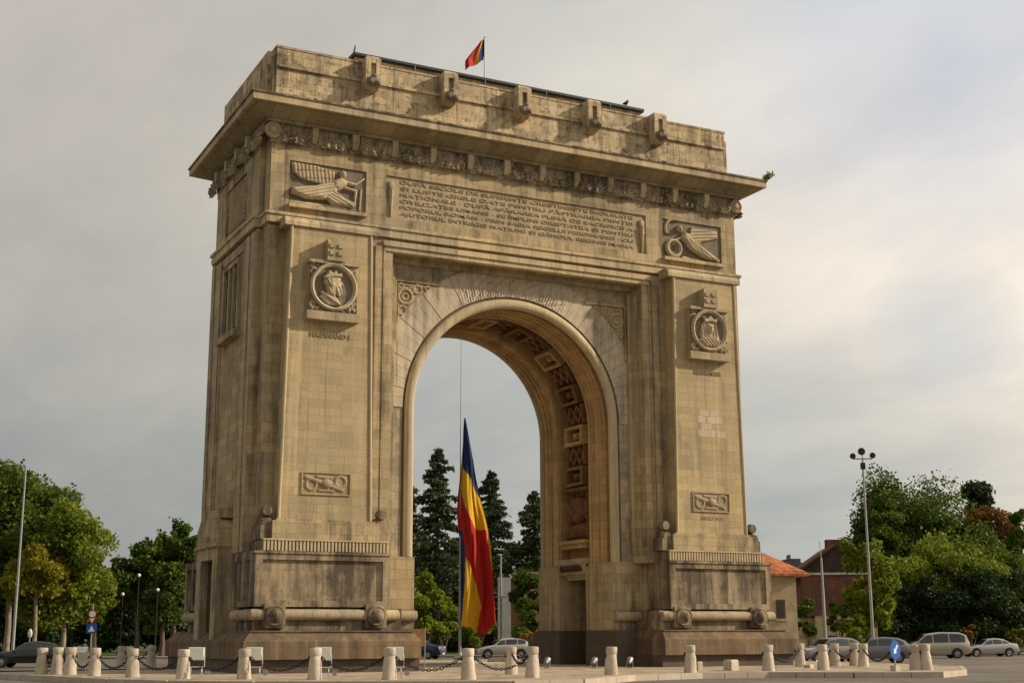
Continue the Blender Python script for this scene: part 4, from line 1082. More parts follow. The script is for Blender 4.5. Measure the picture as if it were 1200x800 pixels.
chain(posts[11], bp_[938], 'dark iron chain before the right plinth corner'); chain(bp_[599], posts[8]+Vector((.5, 1.2, 0)), 'dark iron chain crossing behind the bollard right of the hatchback', sag=.3)
chain(bp_[1012], gnd(1046, 784), 'dark iron chain left of the blue arrow sign'); chain(bp_[48], bp_[66], 'dark iron chain before the dark car', .3)
chain(gnd(978, 781), bp_[1002], 'dark iron chain before the gap of the grey cars', .3); chain(bp_[142], bp_[177], 'dark iron chain in the back row at left', .35)

def boxlight(p, label, h=.62, rz=0, w_=.56, hh=.46, tilt=0):
    root = empty('floodlight', (p.x, p.y, 0), rz, label, 'floodlight', 'floodlights aimed at the arch')
    b = MB(); bm_ = MB()
    c = math.cos(tilt); s_ = math.sin(tilt)
    for (y0, y1, k, z0, z1) in ((-.14, .02, .9, .03, hh-.03), (.02, .16, 1., 0, hh)):
        vs = [(x*k, y*c-z*s_, h-.1+y*s_+z*c) for (x, y, z) in ((-w_/2, y0, z0), (w_/2, y0, z0), (w_/2, y1, z0), (-w_/2, y1, z0), (-w_/2, y0, z1), (w_/2, y0, z1), (w_/2, y1, z1), (-w_/2, y1, z1))]
        b.add(vs, [(0, 3, 2, 1), (4, 5, 6, 7), (0, 1, 5, 4), (1, 2, 6, 5), (2, 3, 7, 6), (3, 0, 4, 7)])
    b.build('housing', 'whitebox', root)
    g = MB(); vs = [(x, .165*c-z*s_, h-.1+.165*s_+z*c) for (x, z) in ((-w_/2+.04, .04), (w_/2-.04, .04), (w_/2-.04, hh-.04), (-w_/2+.04, hh-.04))]
    g.add(vs, [(0, 1, 2, 3)]); g.build('lens', 'glass', root, recalc=False)
    y = MB()
    for s in (-1, 1): y.box(s*(w_/2+.0), s*(w_/2+.025), -.03, .03, .35, h+.1); y.tube([(s*.2, 0, 0), (s*.2, 0, .36)], .018, 6); y.tube([(s*.2, .25, 0), (s*.2, .25, .3), (s*.2, 0, .36)], .018, 6)
    y.box(-w_/2, w_/2, -.03, .03, .345, .375); y.build('stand', 'whitebox', root)
    ctl = MB(); ctl.box(w_/2+.05, w_/2+.2, -.06, .06, .08, .26); ctl.build('ballast_box', 'steel', root)
    return root
for u, w, l, t in ((229, 793, 'white floodlight box beside the leftmost floodlit bollard', 0), (297, 793.5, 'white floodlight box in front of the left plinth corner', 0), (378, 794, 'white floodlight box before the middle of the left plinth', 0),
                (463, 794, 'white floodlight box mostly hidden behind the bollard left of the orange-brown board', 0), (148, 781, 'white floodlight box by the left back-row bollard', 0),
                (94, 788.5, 'pale tilted floodlight between the two leftmost front bollards', .7)):
    p = gnd(u, w); boxlight(p, l, rz=-.35, tilt=t, h=.68 if w > 782 else .6)
def canlight(p, label, rz=0):
    root = empty('spotlight', (p.x, p.y, 0), rz, label, 'spotlight', 'small spotlights at the foot of the arch'); root.scale = (.66, .66, .66)
    b = MB(); d_ = Vector((0, .8, .6)).normalized(); c0 = Vector((0, 0, .42))
    b.tube([c0-d_*.22, c0-d_*.18, c0, c0+d_*.2, c0+d_*.24], [.05, .12, .16, .21, .21], 14); b.build('housing', 'steel', root, smooth=40)
    g = MB(); g.tube([c0+d_*.24, c0+d_*.25], [.2, .19], 14); g.build('lens', 'lamp', root)
    y = MB()
    for s in (-1, 1): y.box(s*.2, s*.225, -.03, .03, .05, .46)
    y.box(-.22, .22, -.06, .06, 0, .05); y.build('yoke', 'steel', root)
canlight(gnd(641, 782), 'grey spotlight at the left foot of the inner portal', -.9); canlight(gnd(696, 782.3), 'grey spotlight at the right foot of the inner portal', -1.0)
canlight(gnd(738, 782), 'grey spotlight in the dark corner left of the right plinth', -.8); canlight(gnd(488, 784), 'small pale spotlight behind the orange-brown board', .3)
# board
p = gnd(485, 785.5); bo = empty('notice_board', (p.x, p.y, 0), -YAW+.05, 'orange-brown notice board on two thin posts at the right end of the left plinth', 'board')
b = MB(); b.box(-.42, .42, -.02, .02, .98, 1.68); b.build('board_panel', 'board', bo)
for s in (-1, 1): b = MB(); b.tube([(s*.44, 0, 0), (s*.44, 0, 1.72)], .022, 6); b.build('post', 'steel', bo)
# low stones
def block(p, label, sx, sy, sz, rz=0):
    b = MB(); b.box(-sx/2, sx/2, -sy/2, sy/2, 0, sz*.85); b.frus((-sx/2, sx/2, -sy/2, sy/2), (-sx*.43, sx*.43, -sy*.43, sy*.43), sz*.85, sz)
    o = b.build('stone_block', 'bollard'); o.location = (p.x, p.y, 0); o.rotation_euler = (0, 0, rz); tag(o, label, 'stone block')
block(gnd(857, 785), 'low pale stone block before the middle of the right plinth', .48, .4, .42, .3)
block(gnd(819, 785.5), 'small pale stone block beside the bollard before the right plinth', .22, .25, .36)
block(gnd(948, 782), 'small whitish stone on the paving right of the right plinth', .35, .3, .14, .4)
block(gnd(571, 784), 'low long stone kerb block behind the big bollard', 1.6, .4, .3, -.3)
block(gnd(588, 779), 'rounded low stone behind the crossing chains', 1.3, .5, .35, -.3)
# blue arrow sign
p = gnd(1050, 786); sg = empty('arrow_sign', (p.x, p.y, 0), -YAW+.75, 'round blue traffic sign with white arrow on a short post at the right', 'traffic sign')
b = MB(); b.lathe((0, -.03, .80), [(.36, .02), (.36, -.0)], 28, 'y'); b.build('disc', 'signblue', sg)
b = MB()
a_ = R(-40)
def rot(x, z): return (x*math.cos(a_)-z*math.sin(a_), z*math.cos(a_)*1+x*math.sin(a_))
for poly in ([(-.05, -.02), (.05, -.02), (.05, .24), (-.05, .24)], [(-.13, -.02), (.13, -.02), (0, -.2)]):
    q = [rot(x, z-.0) for x, z in poly]; b.add([(x, -.038, .80+z) for x, z in q], [tuple(range(len(q)))])
b.build('arrow', 'signwhite', sg, recalc=False)
b = MB(); b.tube([(0, .02, 0), (0, .02, 1.1)], .04, 8); b.build('post', 'steel', sg); b = MB(); b.box(-.16, .16, -.1, .14, 0, .22); b.build('foot', 'bollard', sg)

# =================================================================== CARS
CM = {}
def paint(name, col, metal=.4): CM[name] = plain('paint_'+name, col, .28, metal, .03, 1, .6, .6); return CM[name]
paint('dark', (.012, .012, .014), .2); paint('navy', (.012, .02, .06)); paint('silver', (.42, .42, .40)); paint('pale', (.50, .50, .46)); paint('beige', (.46, .40, .32)); paint('grey', (.18, .17, .18))
M['head'] = plain('headlight_glass', (.6, .6, .6), .1, .3); M['tail'] = plain('taillight_glass', (.35, .01, .01), .15)
M['plastic'] = plain('black_plastic', (.025, .025, .025), .6)
STY = { # x, z_belt, z_top, roof half-width factor;  x from front (+) to back (-), as fractions of the length
 'hatch':  dict(L=3.9, W=.84, st=[(.5, .55, .56, .8), (.47, .68, .70, .86), (.30, .82, .86, .86), (.20, .86, .92, .84), (.06, .90, 1.36, .70), (-.12, .92, 1.44, .70), (-.32, .94, 1.38, .68), (-.42, .96, 1.22, .70), (-.48, .94, .97, .8), (-.5, .6, .62, .85)], g=(3, 7), pil=(-.02, -.24)),
 'sedan':  dict(L=4.3, W=.86, st=[(.5, .52, .54, .8), (.47, .66, .68, .86), (.30, .80, .84, .86), (.19, .84, .90, .84), (.06, .88, 1.32, .68), (-.08, .90, 1.40, .68), (-.24, .92, 1.32, .66), (-.36, .94, 1.04, .76), (-.47, .92, .96, .84), (-.5, .6, .62, .85)], g=(3, 7), pil=(-.02, -.2)),
 'van':    dict(L=4.6, W=.90, st=[(.5, .58, .60, .8), (.47, .74, .78, .86), (.36, .86, .92, .86), (.27, .92, 1.04, .84), (.12, .96, 1.58, .74), (-.08, .98, 1.70, .74), (-.36, 1.0, 1.68, .72), (-.46, 1.0, 1.5, .74), (-.49, .98, 1.02, .84), (-.5, .6, .62, .86)], g=(3, 7), pil=(.03, -.2)),
 'suv':    dict(L=4.5, W=.92, st=[(.5, .62, .64, .8), (.48, .86, .90, .86), (.32, .96, 1.0, .86), (.24, 1.0, 1.08, .84), (.10, 1.04, 1.56, .74), (-.1, 1.06, 1.68, .74), (-.36, 1.08, 1.62, .72), (-.45, 1.08, 1.4, .74), (-.49, 1.0, 1.04, .84), (-.5, .66, .68, .86)], g=(3, 7), pil=(.0, -.22))}
def car(style, paintname, loc, rz, label, group='cars on the roundabout', sc=1.0):
    T = STY[style]; L, W = T['L'], T['W']; root = empty('parked_car' if False else 'car', (loc.x, loc.y, ROAD), rz, label, 'car', group); root.scale = (sc, sc, sc)
    pm = CM[paintname]; st = T['st']
    # refine stations
    def sec(x, zb, zt, rf_):
        k = 1-.10*max(0, (abs(x)-.36)/.14)**2
        w_ = W*k; zl = .24+.1*max(0, (abs(x)-.44)/.06)
        return [(w_*.90, zl), (w_*.985, zl+.12), (w_, zb-.28), (w_*.985, zb-.06), (w_*.94, zb), (W*rf_, zt-.05*(zt-zb > .1)), (W*rf_*.86, zt)]
    def smooth_st():
        out = []
        for a, c in zip(st, st[1:]):
            for k in range(4): t = k/4; out.append(tuple(a[i]+(c[i]-a[i])*t for i in range(4)))
        out.append(st[-1]); return out
    SS = smooth_st(); b = MB(); vs = []
    for (x, zb, zt, rf_) in SS:
        sc_ = sec(x, zb, zt, rf_); r_ = [(x*L, -w_, z) for w_, z in sc_]+[(x*L, w_, z) for w_, z in reversed(sc_)]; vs += r_
    n = 14
    fs = [(i*n+j, i*n+(j+1) % n, (i+1)*n+(j+1) % n, (i+1)*n+j) for i in range(len(SS)-1) for j in range(n)]+[tuple(range(n)), tuple(range(len(SS)*n-1, (len(SS)-1)*n-1, -1))]
    b.add(vs, fs); b.build('body', pm, root, smooth=38)
    def interp(x):
        for a, c in zip(st, st[1:]):
            if c[0] <= x <= a[0]: t = (a[0]-x)/(a[0]-c[0]); return tuple(a[i]+(c[i]-a[i])*t for i in range(4))
        return st[-1]
    g0, g1 = T['g']
    def sidewin(xa, xb, s):
        b = MB(); vs = []; K = 6
        for k in range(K+1):
            x = xa+(xb-xa)*k/K; q = interp(x); sx = sec(*q); (w4, z4), (w5, z5) = sx[4], sx[5]
            ht = z5-z4
            lo, hi = .05/max(ht, .06), 1-.05/max(ht, .06); lo = min(lo, .5); hi = max(hi, .5)
            for t in (lo, hi): vs.append((x*L, s*(w4+(w5-w4)*t+.012), z4+(z5-z4)*t+.004))
        b.add(vs, [(2*k, 2*k+2, 2*k+3, 2*k+1) for k in range(K)]); b.build('side_window', 'glass', root, recalc=False)
    xs0, xs1 = st[g0][0]-.025, st[g1][0]+.02
    pa, pb = T['pil']
    for s in (-1, 1):
        sidewin(xs0, pa+.008, s); sidewin(pa-.008, pb+.008, s)
        if xs1 < pb-.03: sidewin(pb-.008, xs1+.01, s)
    def topwin(ia, ib, name, m0=.12, m1=.08):
        b = MB(); vs = []; A, B_ = st[ia], st[ib]; K = 4
        for k in range(K+1):
            t = m0+(1-m0-m1)*k/K; q = tuple(A[i]+(B_[i]-A[i])*t for i in range(4)); w_ = W*q[3]*.84
            dn = Vector((B_[2]-A[2], 0, (A[0]-B_[0])*L)).normalized() if ia < ib else Vector((0, 0, 1))
            if dn.z < 0: dn = -dn
            off = dn*.012
            for s in (-1, 1): vs.append((q[0]*L+off.x, s*w_, q[2]+off.z))
        b.add(vs, [(2*k, 2*k+1, 2*k+3, 2*k+2) for k in range(K)]); b.build(name, 'glass', root, recalc=False)
    topwin(3, 4, 'windscreen'); topwin(6 if style == 'sedan' else 6, 7 if style == 'sedan' else 8, 'rear_window', .15, .2)
    for fx_ in (.31, -.30):
        for s in (-1, 1):
            b = MB(); b.lathe((fx_*L, s*(W-.2), .31), [(.2, 0), (.31, s*.01), (.32, s*.05), (.32, s*.19), (.30, s*.225), (.2, s*.22)], 22, 'y')
            wh = b.build('wheel', 'rubber', root, smooth=40)
            b = MB(); b.lathe((fx_*L, s*(W+.012), .31), [(.205, 0), (.2, s*.02), (.17, s*.005), (.05, s*.02), (.04, s*.03)], 18, 'y'); b.build('rim', 'rim', wh, smooth=30)
            b = MB(); pts_ = [(.375*math.cos(t), .375*math.sin(t)) for t in [PI*k/14 for k in range(15)]]
            pts_ = [(x+fx_*L, z+.31) for x, z in pts_]+[(fx_*L-.375, .26), (fx_*L+.375, .26)]
            b.prism(pts_, 'y', s*(W-.05), s*(W+.006)); b.build('wheel_arch', 'plastic', root)
    for s in (-1, 1):
        b = MB(); b.ball((.475*L, s*W*.66, st[1][1]-.08), .12, 6, (.7, 1.3, .7)); b.build('headlight', 'head', root, smooth=60)
        b = MB(); b.ball((-.485*L, s*W*.74, st[-2][1]-.12), .11, 6, (.6, .9, 1.1)); b.build('taillight', 'tail', root, smooth=60)
        b = MB(); q = interp(st[3][0]-.03); b.ball((q[0]*L, s*(W+.08), q[1]+.05), .08, 6, (.8, 1.2, .8)); b.build('mirror', pm, root, smooth=60)
    for x, nm in ((.5, 'front_bumper'), (-.5, 'rear_bumper')):
        b = MB(); sg_ = 1 if x > 0 else -1; b.frus((x*L-sg_*.1, x*L+sg_*.03, -W*.86, W*.86), (x*L-sg_*.1, x*L+sg_*.02, -W*.84, W*.84), .28, .46); b.build(nm, 'plastic', root)
    b = MB(); b.box(.5*L+.031, .5*L+.036, -.24, .24, .33, .43); b.build('number_plate', 'signwhite', root)
    return root
def cpos(u, D): p = at(u, D); return p
H0 = -YAW
car('sedan', 'dark', cpos(38, 76), H0+PI+.05, 'long black car at the far left edge behind the shaded bollards')
car('suv', 'navy', cpos(484, 98), H0-.25, 'dark blue off-roader half hidden behind the orange-brown board')
car('hatch', 'pale', cpos(590, 100), H0+PI+.12, 'silver white hatchback seen through the arch behind the big bollard')
car('hatch', 'grey', cpos(970, 78), H0+PI+.35, 'grey car with dark windows directly right of the arch plinth')
car('hatch', 'grey', cpos(1024, 79), H0+PI-.1, 'grey car with bright rear window left of the blue arrow sign')
car('van', 'beige', cpos(1092, 93), H0+PI-.05, 'beige minivan right of the blue arrow sign')
car('sedan', 'silver', cpos(1157, 99), H0+PI+.1, 'silver saloon behind the beige minivan at the right edge', sc=.92)

# =================================================================== LAMPS AND POLES
def base_pt(u, D): p = at(u, D); return Vector((p.x, p.y, ROAD))
def zpix(w, D): return at(600, D, w).z-ROAD
D = 84; p = base_pt(1023, D); h = zpix(539, D)
r = empty('floodlight_mast', p, H0, 'tall slim mast with three round floodlights on a crossbar before the trees at right', 'lamp mast')
b = MB(); b.tube([(0, 0, 0), (0, 0, h*.5), (0, 0, h)], [.10, .075, .05], 10); b.build('mast', 'steel', r, smooth=50)
b = MB(); b.tube([(-.6, 0, h), (.6, 0, h)], .04, 6); b.tube([(0, 0, h-.1), (0, 0, h+.3)], .04, 6); b.build('crossbar', 'steel', r)
for (x, z, k) in ((-.62, .16, 1), (.62, .2, 1), (-.06, .45, 1.25)):
    b = MB(); b.lathe((x, -.12, h+z), [(.06, .28), (.15*k, .2), (.19*k, .02), (.18*k, 0)], 14, 'y'); b.build('lamp_head', 'plastic', r, smooth=40)
b = MB(); b.box(-.13, .13, -.12, .12, h-.65, h-.25); b.build('control_box', 'plastic', r)
D = 88; p = base_pt(16, D); h = zpix(545, D)
r = empty('street_lamp', p, H0, 'tall pale street lamp pole at the far left in front of the trees', 'street lamp')
b = MB(); b.tube([(0, 0, 0), (0, 0, 1.2), (0, 0, h)], [.12, .10, .05], 10); b.build('pole', 'steel', r, smooth=50)
b = MB(); b.tube([(0, 0, h-.1), (-.3, 0, h+.15), (-1.0, 0, h+.2)], .045, 6); b.build('arm', 'steel', r)
b = MB(); b.ball((-1.2, 0, h+.18), .3, 7, (1, .45, .35)); b.build('lamp_head', 'steel', r, smooth=50)
def simple_pole(u, D, wtop, label, name, cat, rad=.08, top_=None):
    p = base_pt(u, D); h = zpix(wtop, D); r = empty(name, p, H0, label, cat)
    b = MB(); b.tube([(0, 0, 0), (0, 0, h*.6), (0, 0, h)], [rad, rad*.8, rad*.5], 8); b.build('pole', 'steel', r, smooth=50); return r, h
r, h = simple_pole(587, 106, 650, 'slim pale lamp post right of the big flag with a short crossarm', 'lamp_post', 'lamp post', .11)
b = MB(); b.box(-.7, .5, -.03, .03, h*.58, h*.58+.08); b.build('crossarm', 'steel', r); b = MB(); b.ball((-.1, 0, h), .16, 6, (1.3, 1, .6)); b.build('lamp_head', 'steel', r, smooth=50)
r, h = simple_pole(967, 82, 655, 'slim pale pole in front of the dark gabled house', 'utility_pole', 'pole', .12)
b = MB(); b.tube([(0, 0, h-.02), (-.04, 0, h+1.0)], .025, 6); b.build('tip', 'steel', r)
for u, w, D, l in ((159, 672, 100, 'highest white globe lamp among the left trees'), (141, 694, 104, 'white globe lamp low among the left trees, nearer the road sign'), (84, 694, 104, 'leftmost white globe lamp among the left trees'), (182, 689, 104, 'white globe lamp nearest to the arch on the left')):
    p = base_pt(u, D); h = zpix(w, D); r = empty('globe_lamp', p, 0, l, 'globe lamp', 'white globe park lamps')
    b = MB(); b.tube([(0, 0, 0), (0, 0, h-.2)], [.07, .045], 8); b.build('pole', 'black', r); b = MB(); b.ball((0, 0, h), .135, 8); b.build('globe', 'lamp', r, smooth=80)
D = 88; p = base_pt(107, D); r = empty('traffic_sign', p, H0+.1, 'post with round white sign, red-edged triangle and blue pedestrian sign at left', 'traffic signs')
b = MB(); b.tube([(0, 0, 0), (0, 0, zpix(713, D)+.4)], .045, 8); b.build('post', 'steel', r)
z1 = zpix(717, D); b = MB(); b.lathe((0, -.06, z1), [(.26, 0), (.26, -.02)], 20, 'y'); sgn = b.build('round_sign', 'signred', r); b = MB(); b.lathe((0, -.085, z1), [(.2, 0), (.2, -.004)], 20, 'y'); b.build('sign_face', 'signwhite', sgn)
z2 = zpix(725, D); b = MB(); b.prism([(-.28, z2+.22), (.28, z2+.22), (0, z2-.26)], 'y', -.06, -.08); sgn = b.build('yield_sign', 'signred', r); b = MB(); b.prism([(-.16, z2+.15), (.16, z2+.15), (0, z2-.13)], 'y', -.081, -.085); b.build('sign_face', 'signwhite', sgn)
z3 = zpix(734, D); b = MB(); b.box(-.32, .32, -.08, -.06, z3-.3, z3+.3); sgn = b.build('crossing_sign', 'signblue', r); b = MB(); b.prism([(-.2, z3-.18), (.2, z3-.18), (0, z3+.2)], 'y', -.081, -.085); b.build('sign_face', 'signwhite', sgn)
D = 90; p = base_pt(35, D); r = empty('marker_post', p, H0, 'short post with a pale yellow rounded head behind the black car', 'marker post')
b = MB(); b.tube([(0, 0, 0), (0, 0, 1.55)], .04, 6); b.build('post', 'steel', r); b = MB(); b.ball((0, 0, 1.85), .3, 7, (.5, .3, 1)); b.build('head', 'whitebox', r, smooth=60)

# =================================================================== BUILDINGS
def house_frame(u, D, name, label, cat='house', rz=0): return empty(name, base_pt(u, D), H0+rz, label, cat)
# cream house with orange hipped roof, right of the arch
D = 84; r = house_frame(900, D, 'cream_house', 'cream house with orange tiled hip roof just right of the arch', rz=.12)
k = FPX/D; hw = (936-900)/k; ze = zpix(673, D)
b = MB(); b.box(-7, hw, 0, 8, 0, ze); b.frus((-7, hw+.06, -.05, 8), (-7, hw+.02, -.02, 8), 0, .8); b.build('wall', 'beigewall', r)
b = MB(); zr = zpix(640, D); y0, y1, x1, x0 = -.6, 8.6, hw+.7, -7.6; ym = 4
b.add([(x0, y0, ze), (x1, y0, ze), (x1, y1, ze), (x0, y1, ze), (x0+4, ym, zr+.7), (x1-3.6, ym, zr+.7), (x0, y0, ze-.15), (x1, y0, ze-.15), (x1, y1, ze-.15), (x0, y1, ze-.15)],
      [(0, 1, 5, 4), (1, 2, 5), (2, 3, 4, 5), (3, 0, 4), (6, 9, 8, 7), (0, 6, 7, 1), (1, 7, 8, 2), (2, 8, 9, 3), (3, 9, 6, 0)]); rr = b.build('roof', 'tiles', r)
b = MB(); b.box(-.6, .1, 3.0, 3.6, zr-.3, zr+1.3); b.build('chimney', 'whitewall', rr)
zw = zpix(715, D); b = MB(); b.box(.6, 1.15, -.06, .0, zw-.55, zw+.6); wn = b.build('window', 'shutter', r); b = MB()
b.box(.68, .85, -.075, -.06, zw-.45, zw+.5); b.box(.9, 1.07, -.075, -.06, zw-.45, zw+.5); b.build('pane', 'window', wn); b = MB(); b.box(.5, 1.25, -.12, 0, zw-.68, zw-.55); b.build('sill', 'beigewall', wn)
# dark gabled house
D = 100; r = house_frame(976, D, 'gabled_house', 'dark brown gabled house with red-brown tiles and cream ground floor at right', rz=-.1)
k = FPX/D; za = zpix(640, D); ze = zpix(673, D)
b = MB(); b.box(-1.2, 3.2, 0, 9, 0, zpix(722, D)); b.box(-2.2, 3.2, 0.6, 9, 0, zpix(725, D)); b.build('ground_floor', 'beigewall', r)
b = MB(); b.prism([(-2.4, zpix(722, D)), (3.2, zpix(722, D)), (3.0, ze), (-2.0, ze)], 'y', -.1, 9); b.build('tiled_storey', 'redwall', r)
b = MB(); b.prism([(-2.6, ze+.1), (3.4, ze+.1), (1.1, za), (.3, za)], 'y', 0, 9); b.build('gable_wall', 'brownwall', r)
b = MB()
for sgn_, xa, xb in ((1, -2.9, .45), (-1, 3.7, .95)): b.add([(xa, -.4, ze-.1), (xb, -.4, za+.12), (xb, 9.3, za+.12), (xa, 9.3, ze-.1), (xa, -.4, ze-.28), (xb, -.4, za-.06), (xb, 9.3, za-.06), (xa, 9.3, ze-.28)], [(0, 1, 2, 3), (7, 6, 5, 4), (0, 4, 5, 1), (1, 5, 6, 2), (2, 6, 7, 3), (3, 7, 4, 0)])
rr = b.build('roof', 'redwall', r); b = MB(); b.box(.1, 1.3, 2, 2.8, za-.1, za+.55); b.build('chimney', 'redwall', rr)
b = MB(); b.box(-3.4, 3.4, -.25, -.1, ze-.1, ze+.06); b.build('gutter', 'whitewall', r)
for x in (-.3, .9, 2.1): b = MB(); b.box(x, x+.55, -.05, -.01, .9, 1.5); b.build('window', 'window', r)
b = MB(); b.box(-4.2, -1.25, -.8, -.65, 0, 1.25)
tag(b.build('garden_wall', 'beigewall', None), 'low cream garden wall before the dark gabled house', 'wall'); gw = bpy.data.objects['garden_wall']; gw.location = r.location; gw.rotation_euler = r.rotation_euler
# distant block
D = 430; r = house_frame(936, D, 'distant_block', 'small grey apartment block far off between the two houses', 'apartment block'); k = FPX/D
b = MB(); b.box(-15/k, 9/k, 0, 20, 0, zpix(660, D)); b.box(-7/k, 8/k, 2, 16, 0, zpix(655, D)); b.build('wall', 'greybuild', r); b = MB(); b.box(-4/k, -2/k, 4, 8, 0, zpix(650, D)); b.build('lift_tower', 'greybuild', r)
# house behind the trees seen through the arch
D = 150; r = house_frame(508, D, 'red_roofed_house', 'white house with faded red roof behind the spruces through the arch'); k = FPX/D
b = MB(); b.box(-16/k, 22/k, 0, 9, 0, zpix(672, D)); b.build('wall', 'whitewall', r)
M['pinkroof'] = stone('faded_red_tiles', (.42, .10, .07), bw=.3, bh=.3, stain=.3)
b = MB(); b.frus((-19/k, 25/k, -.6, 9.6), (-8/k, 14/k, 4, 5), zpix(672, D), zpix(648, D)); b.build('roof', 'pinkroof', r)
for x in (-8, 2, 12): b = MB(); b.box(x/k, (x+5)/k, -.05, -.0, zpix(690, D), zpix(680, D)); b.build('window', 'window', r)
D = 118; r = house_frame(606, D, 'grey_building', 'grey and brown building between the flag and the right jamb of the arch', 'building'); k = FPX/D
b = MB(); b.box(-22/k, -7/k, 0, 8, 0, zpix(676, D)); b.build('grey_wall', 'whitewall', r); b = MB(); b.box(-7/k, 40/k, .4, 8, 0, zpix(678, D)); b.build('brown_wall', 'shutter', r)
b = MB(); b.frus((-8/k, 41/k, .2, 8.2), (-4/k, 36/k, 3, 6), zpix(678, D), zpix(668, D)); b.build('roof', 'redwall', r)
for x in (4, 16): b = MB(); b.box(x/k, (x+7)/k, .36, .4, zpix(700, D), zpix(690, D)); b.build('window', 'beigewall', r)

# =================================================================== TREES
def tree(u, D, wtop, wpx, kind, label, group='trees beyond the roundabout', wbot=None, n=5200, clumps=26, bark='bark', shape='round', leaf=.36, name='tree', cat='tree', trunkr=.2, zlow=None, seed=None, squash=1.0, lean=0):
    rng = np.random.default_rng(seed if seed is not None else int(u*13+wtop)); random.seed(int(u*7+wtop))
    p = base_pt(u, D); k = FPX/D; h = zpix(wtop, D); rw = wpx/2/k
    root = empty(name, p, 0, label, cat, group)
    zb = zpix(wbot, D) if wbot else (h*.28 if zlow is None else zlow)
    zc, rz_ = (h+zb)/2, (h-zb)/2
    C_ = []
    while len(C_) < clumps:
        v = rng.normal(size=3); v /= np.linalg.norm(v); rr = (.35+.68*rng.random()**.6)
        if shape == 'column': q = np.array([v[0]*rw*.75*rr, v[1]*rw*.75*rr, rng.uniform(-1, 1)*rz_*.93])
        elif shape == 'hedge':
            q = np.array([rng.uniform(-1, 1)*rw, rng.uniform(-1, 1)*rw*.5, rng.uniform(-.95, .85)*rz_])
        else:
            q = np.array([v[0]*rw*rr, v[1]*rw*rr, v[2]*rz_*rr])
        C_.append(q)
    C_ = np.array(C_)
    rad = np.minimum(1.9, min(rw, rz_)*(.19+.26*rng.random(clumps))) if shape != 'column' else rw*(.45+.25*rng.random(clumps))
    n = int(n*3.0); leaf *= .78; per = n//clumps; pts = []
    for c, r_ in zip(C_, rad):
        v = rng.normal(size=(per, 3)); v /= np.linalg.norm(v, axis=1)[:, None]
        rr = r_*(.45+.65*rng.random(per)**.5)
        q = v*rr[:, None]*[1.15, 1.15, .72]+c; q += rng.normal(size=(per, 3))*r_*.13; pts.append(q)
    # loose outer sprays
    m_ = n//30; v = rng.normal(size=(m_, 3)); v /= np.linalg.norm(v, axis=1)[:, None]; 
    cc = C_[rng.integers(0, clumps, m_)]; pts.append(cc+v*(rad.mean()*1.1))
    pts = np.concatenate(pts)
    if shape == 'round':   # uneven outline
        dn = pts/np.maximum(1e-6, np.linalg.norm(pts/[rw, rw, rz_], axis=1))[:, None]/[rw, rw, rz_]; ph = rng.random(6)*6.3
        lump = 1+.09*np.sin(dn[:, 0]*5+ph[0]+dn[:, 2]*3)+.08*np.sin(dn[:, 1]*6+ph[1]-dn[:, 2]*4)+.07*np.sin(dn[:, 2]*7+ph[2]+dn[:, 0]*3)
        pts = pts*lump[:, None]
    pts = pts+[lean, 0, zc]; pts = pts[pts[:, 2] > .15]
    P = leaf_cloud(pts, leaf); mesh_quads('crown' if cat == 'tree' else 'foliage', P, LM[kind], root)
    b = MB(); tr = trunkr
    if cat == 'tree':
        b.tube([(0, 0, -.05), (.05, 0, zb*.5), (-.05, .05, zb+.3), (.1+lean*.5, 0, zc), (lean, 0, zc+rz_*.6)], [tr*1.25, tr, tr*.85, tr*.55, tr*.15], 8)
        for q in C_[:min(12, clumps)]:
            z0 = zb+(zc-zb)*random.uniform(0, .9); e_ = (q[0]+lean, q[1], q[2]+zc); mid = (e_[0]*.45, e_[1]*.45, z0+(e_[2]-z0)*.6)
            b.tube([(0, 0, z0), mid, e_], [tr*.45, tr*.28, tr*.08], 5)
        b.build('trunk', bark, root, smooth=60)
    else:
        for q in C_[:6]: b.tube([(0, 0, 0), (q[0]*.5, q[1]*.5, (q[2]+zc)*.5), (q[0], q[1], max(.3, q[2]+zc))], [.05, .035, .015], 5)
        b.build('stem', bark, root)
    return root
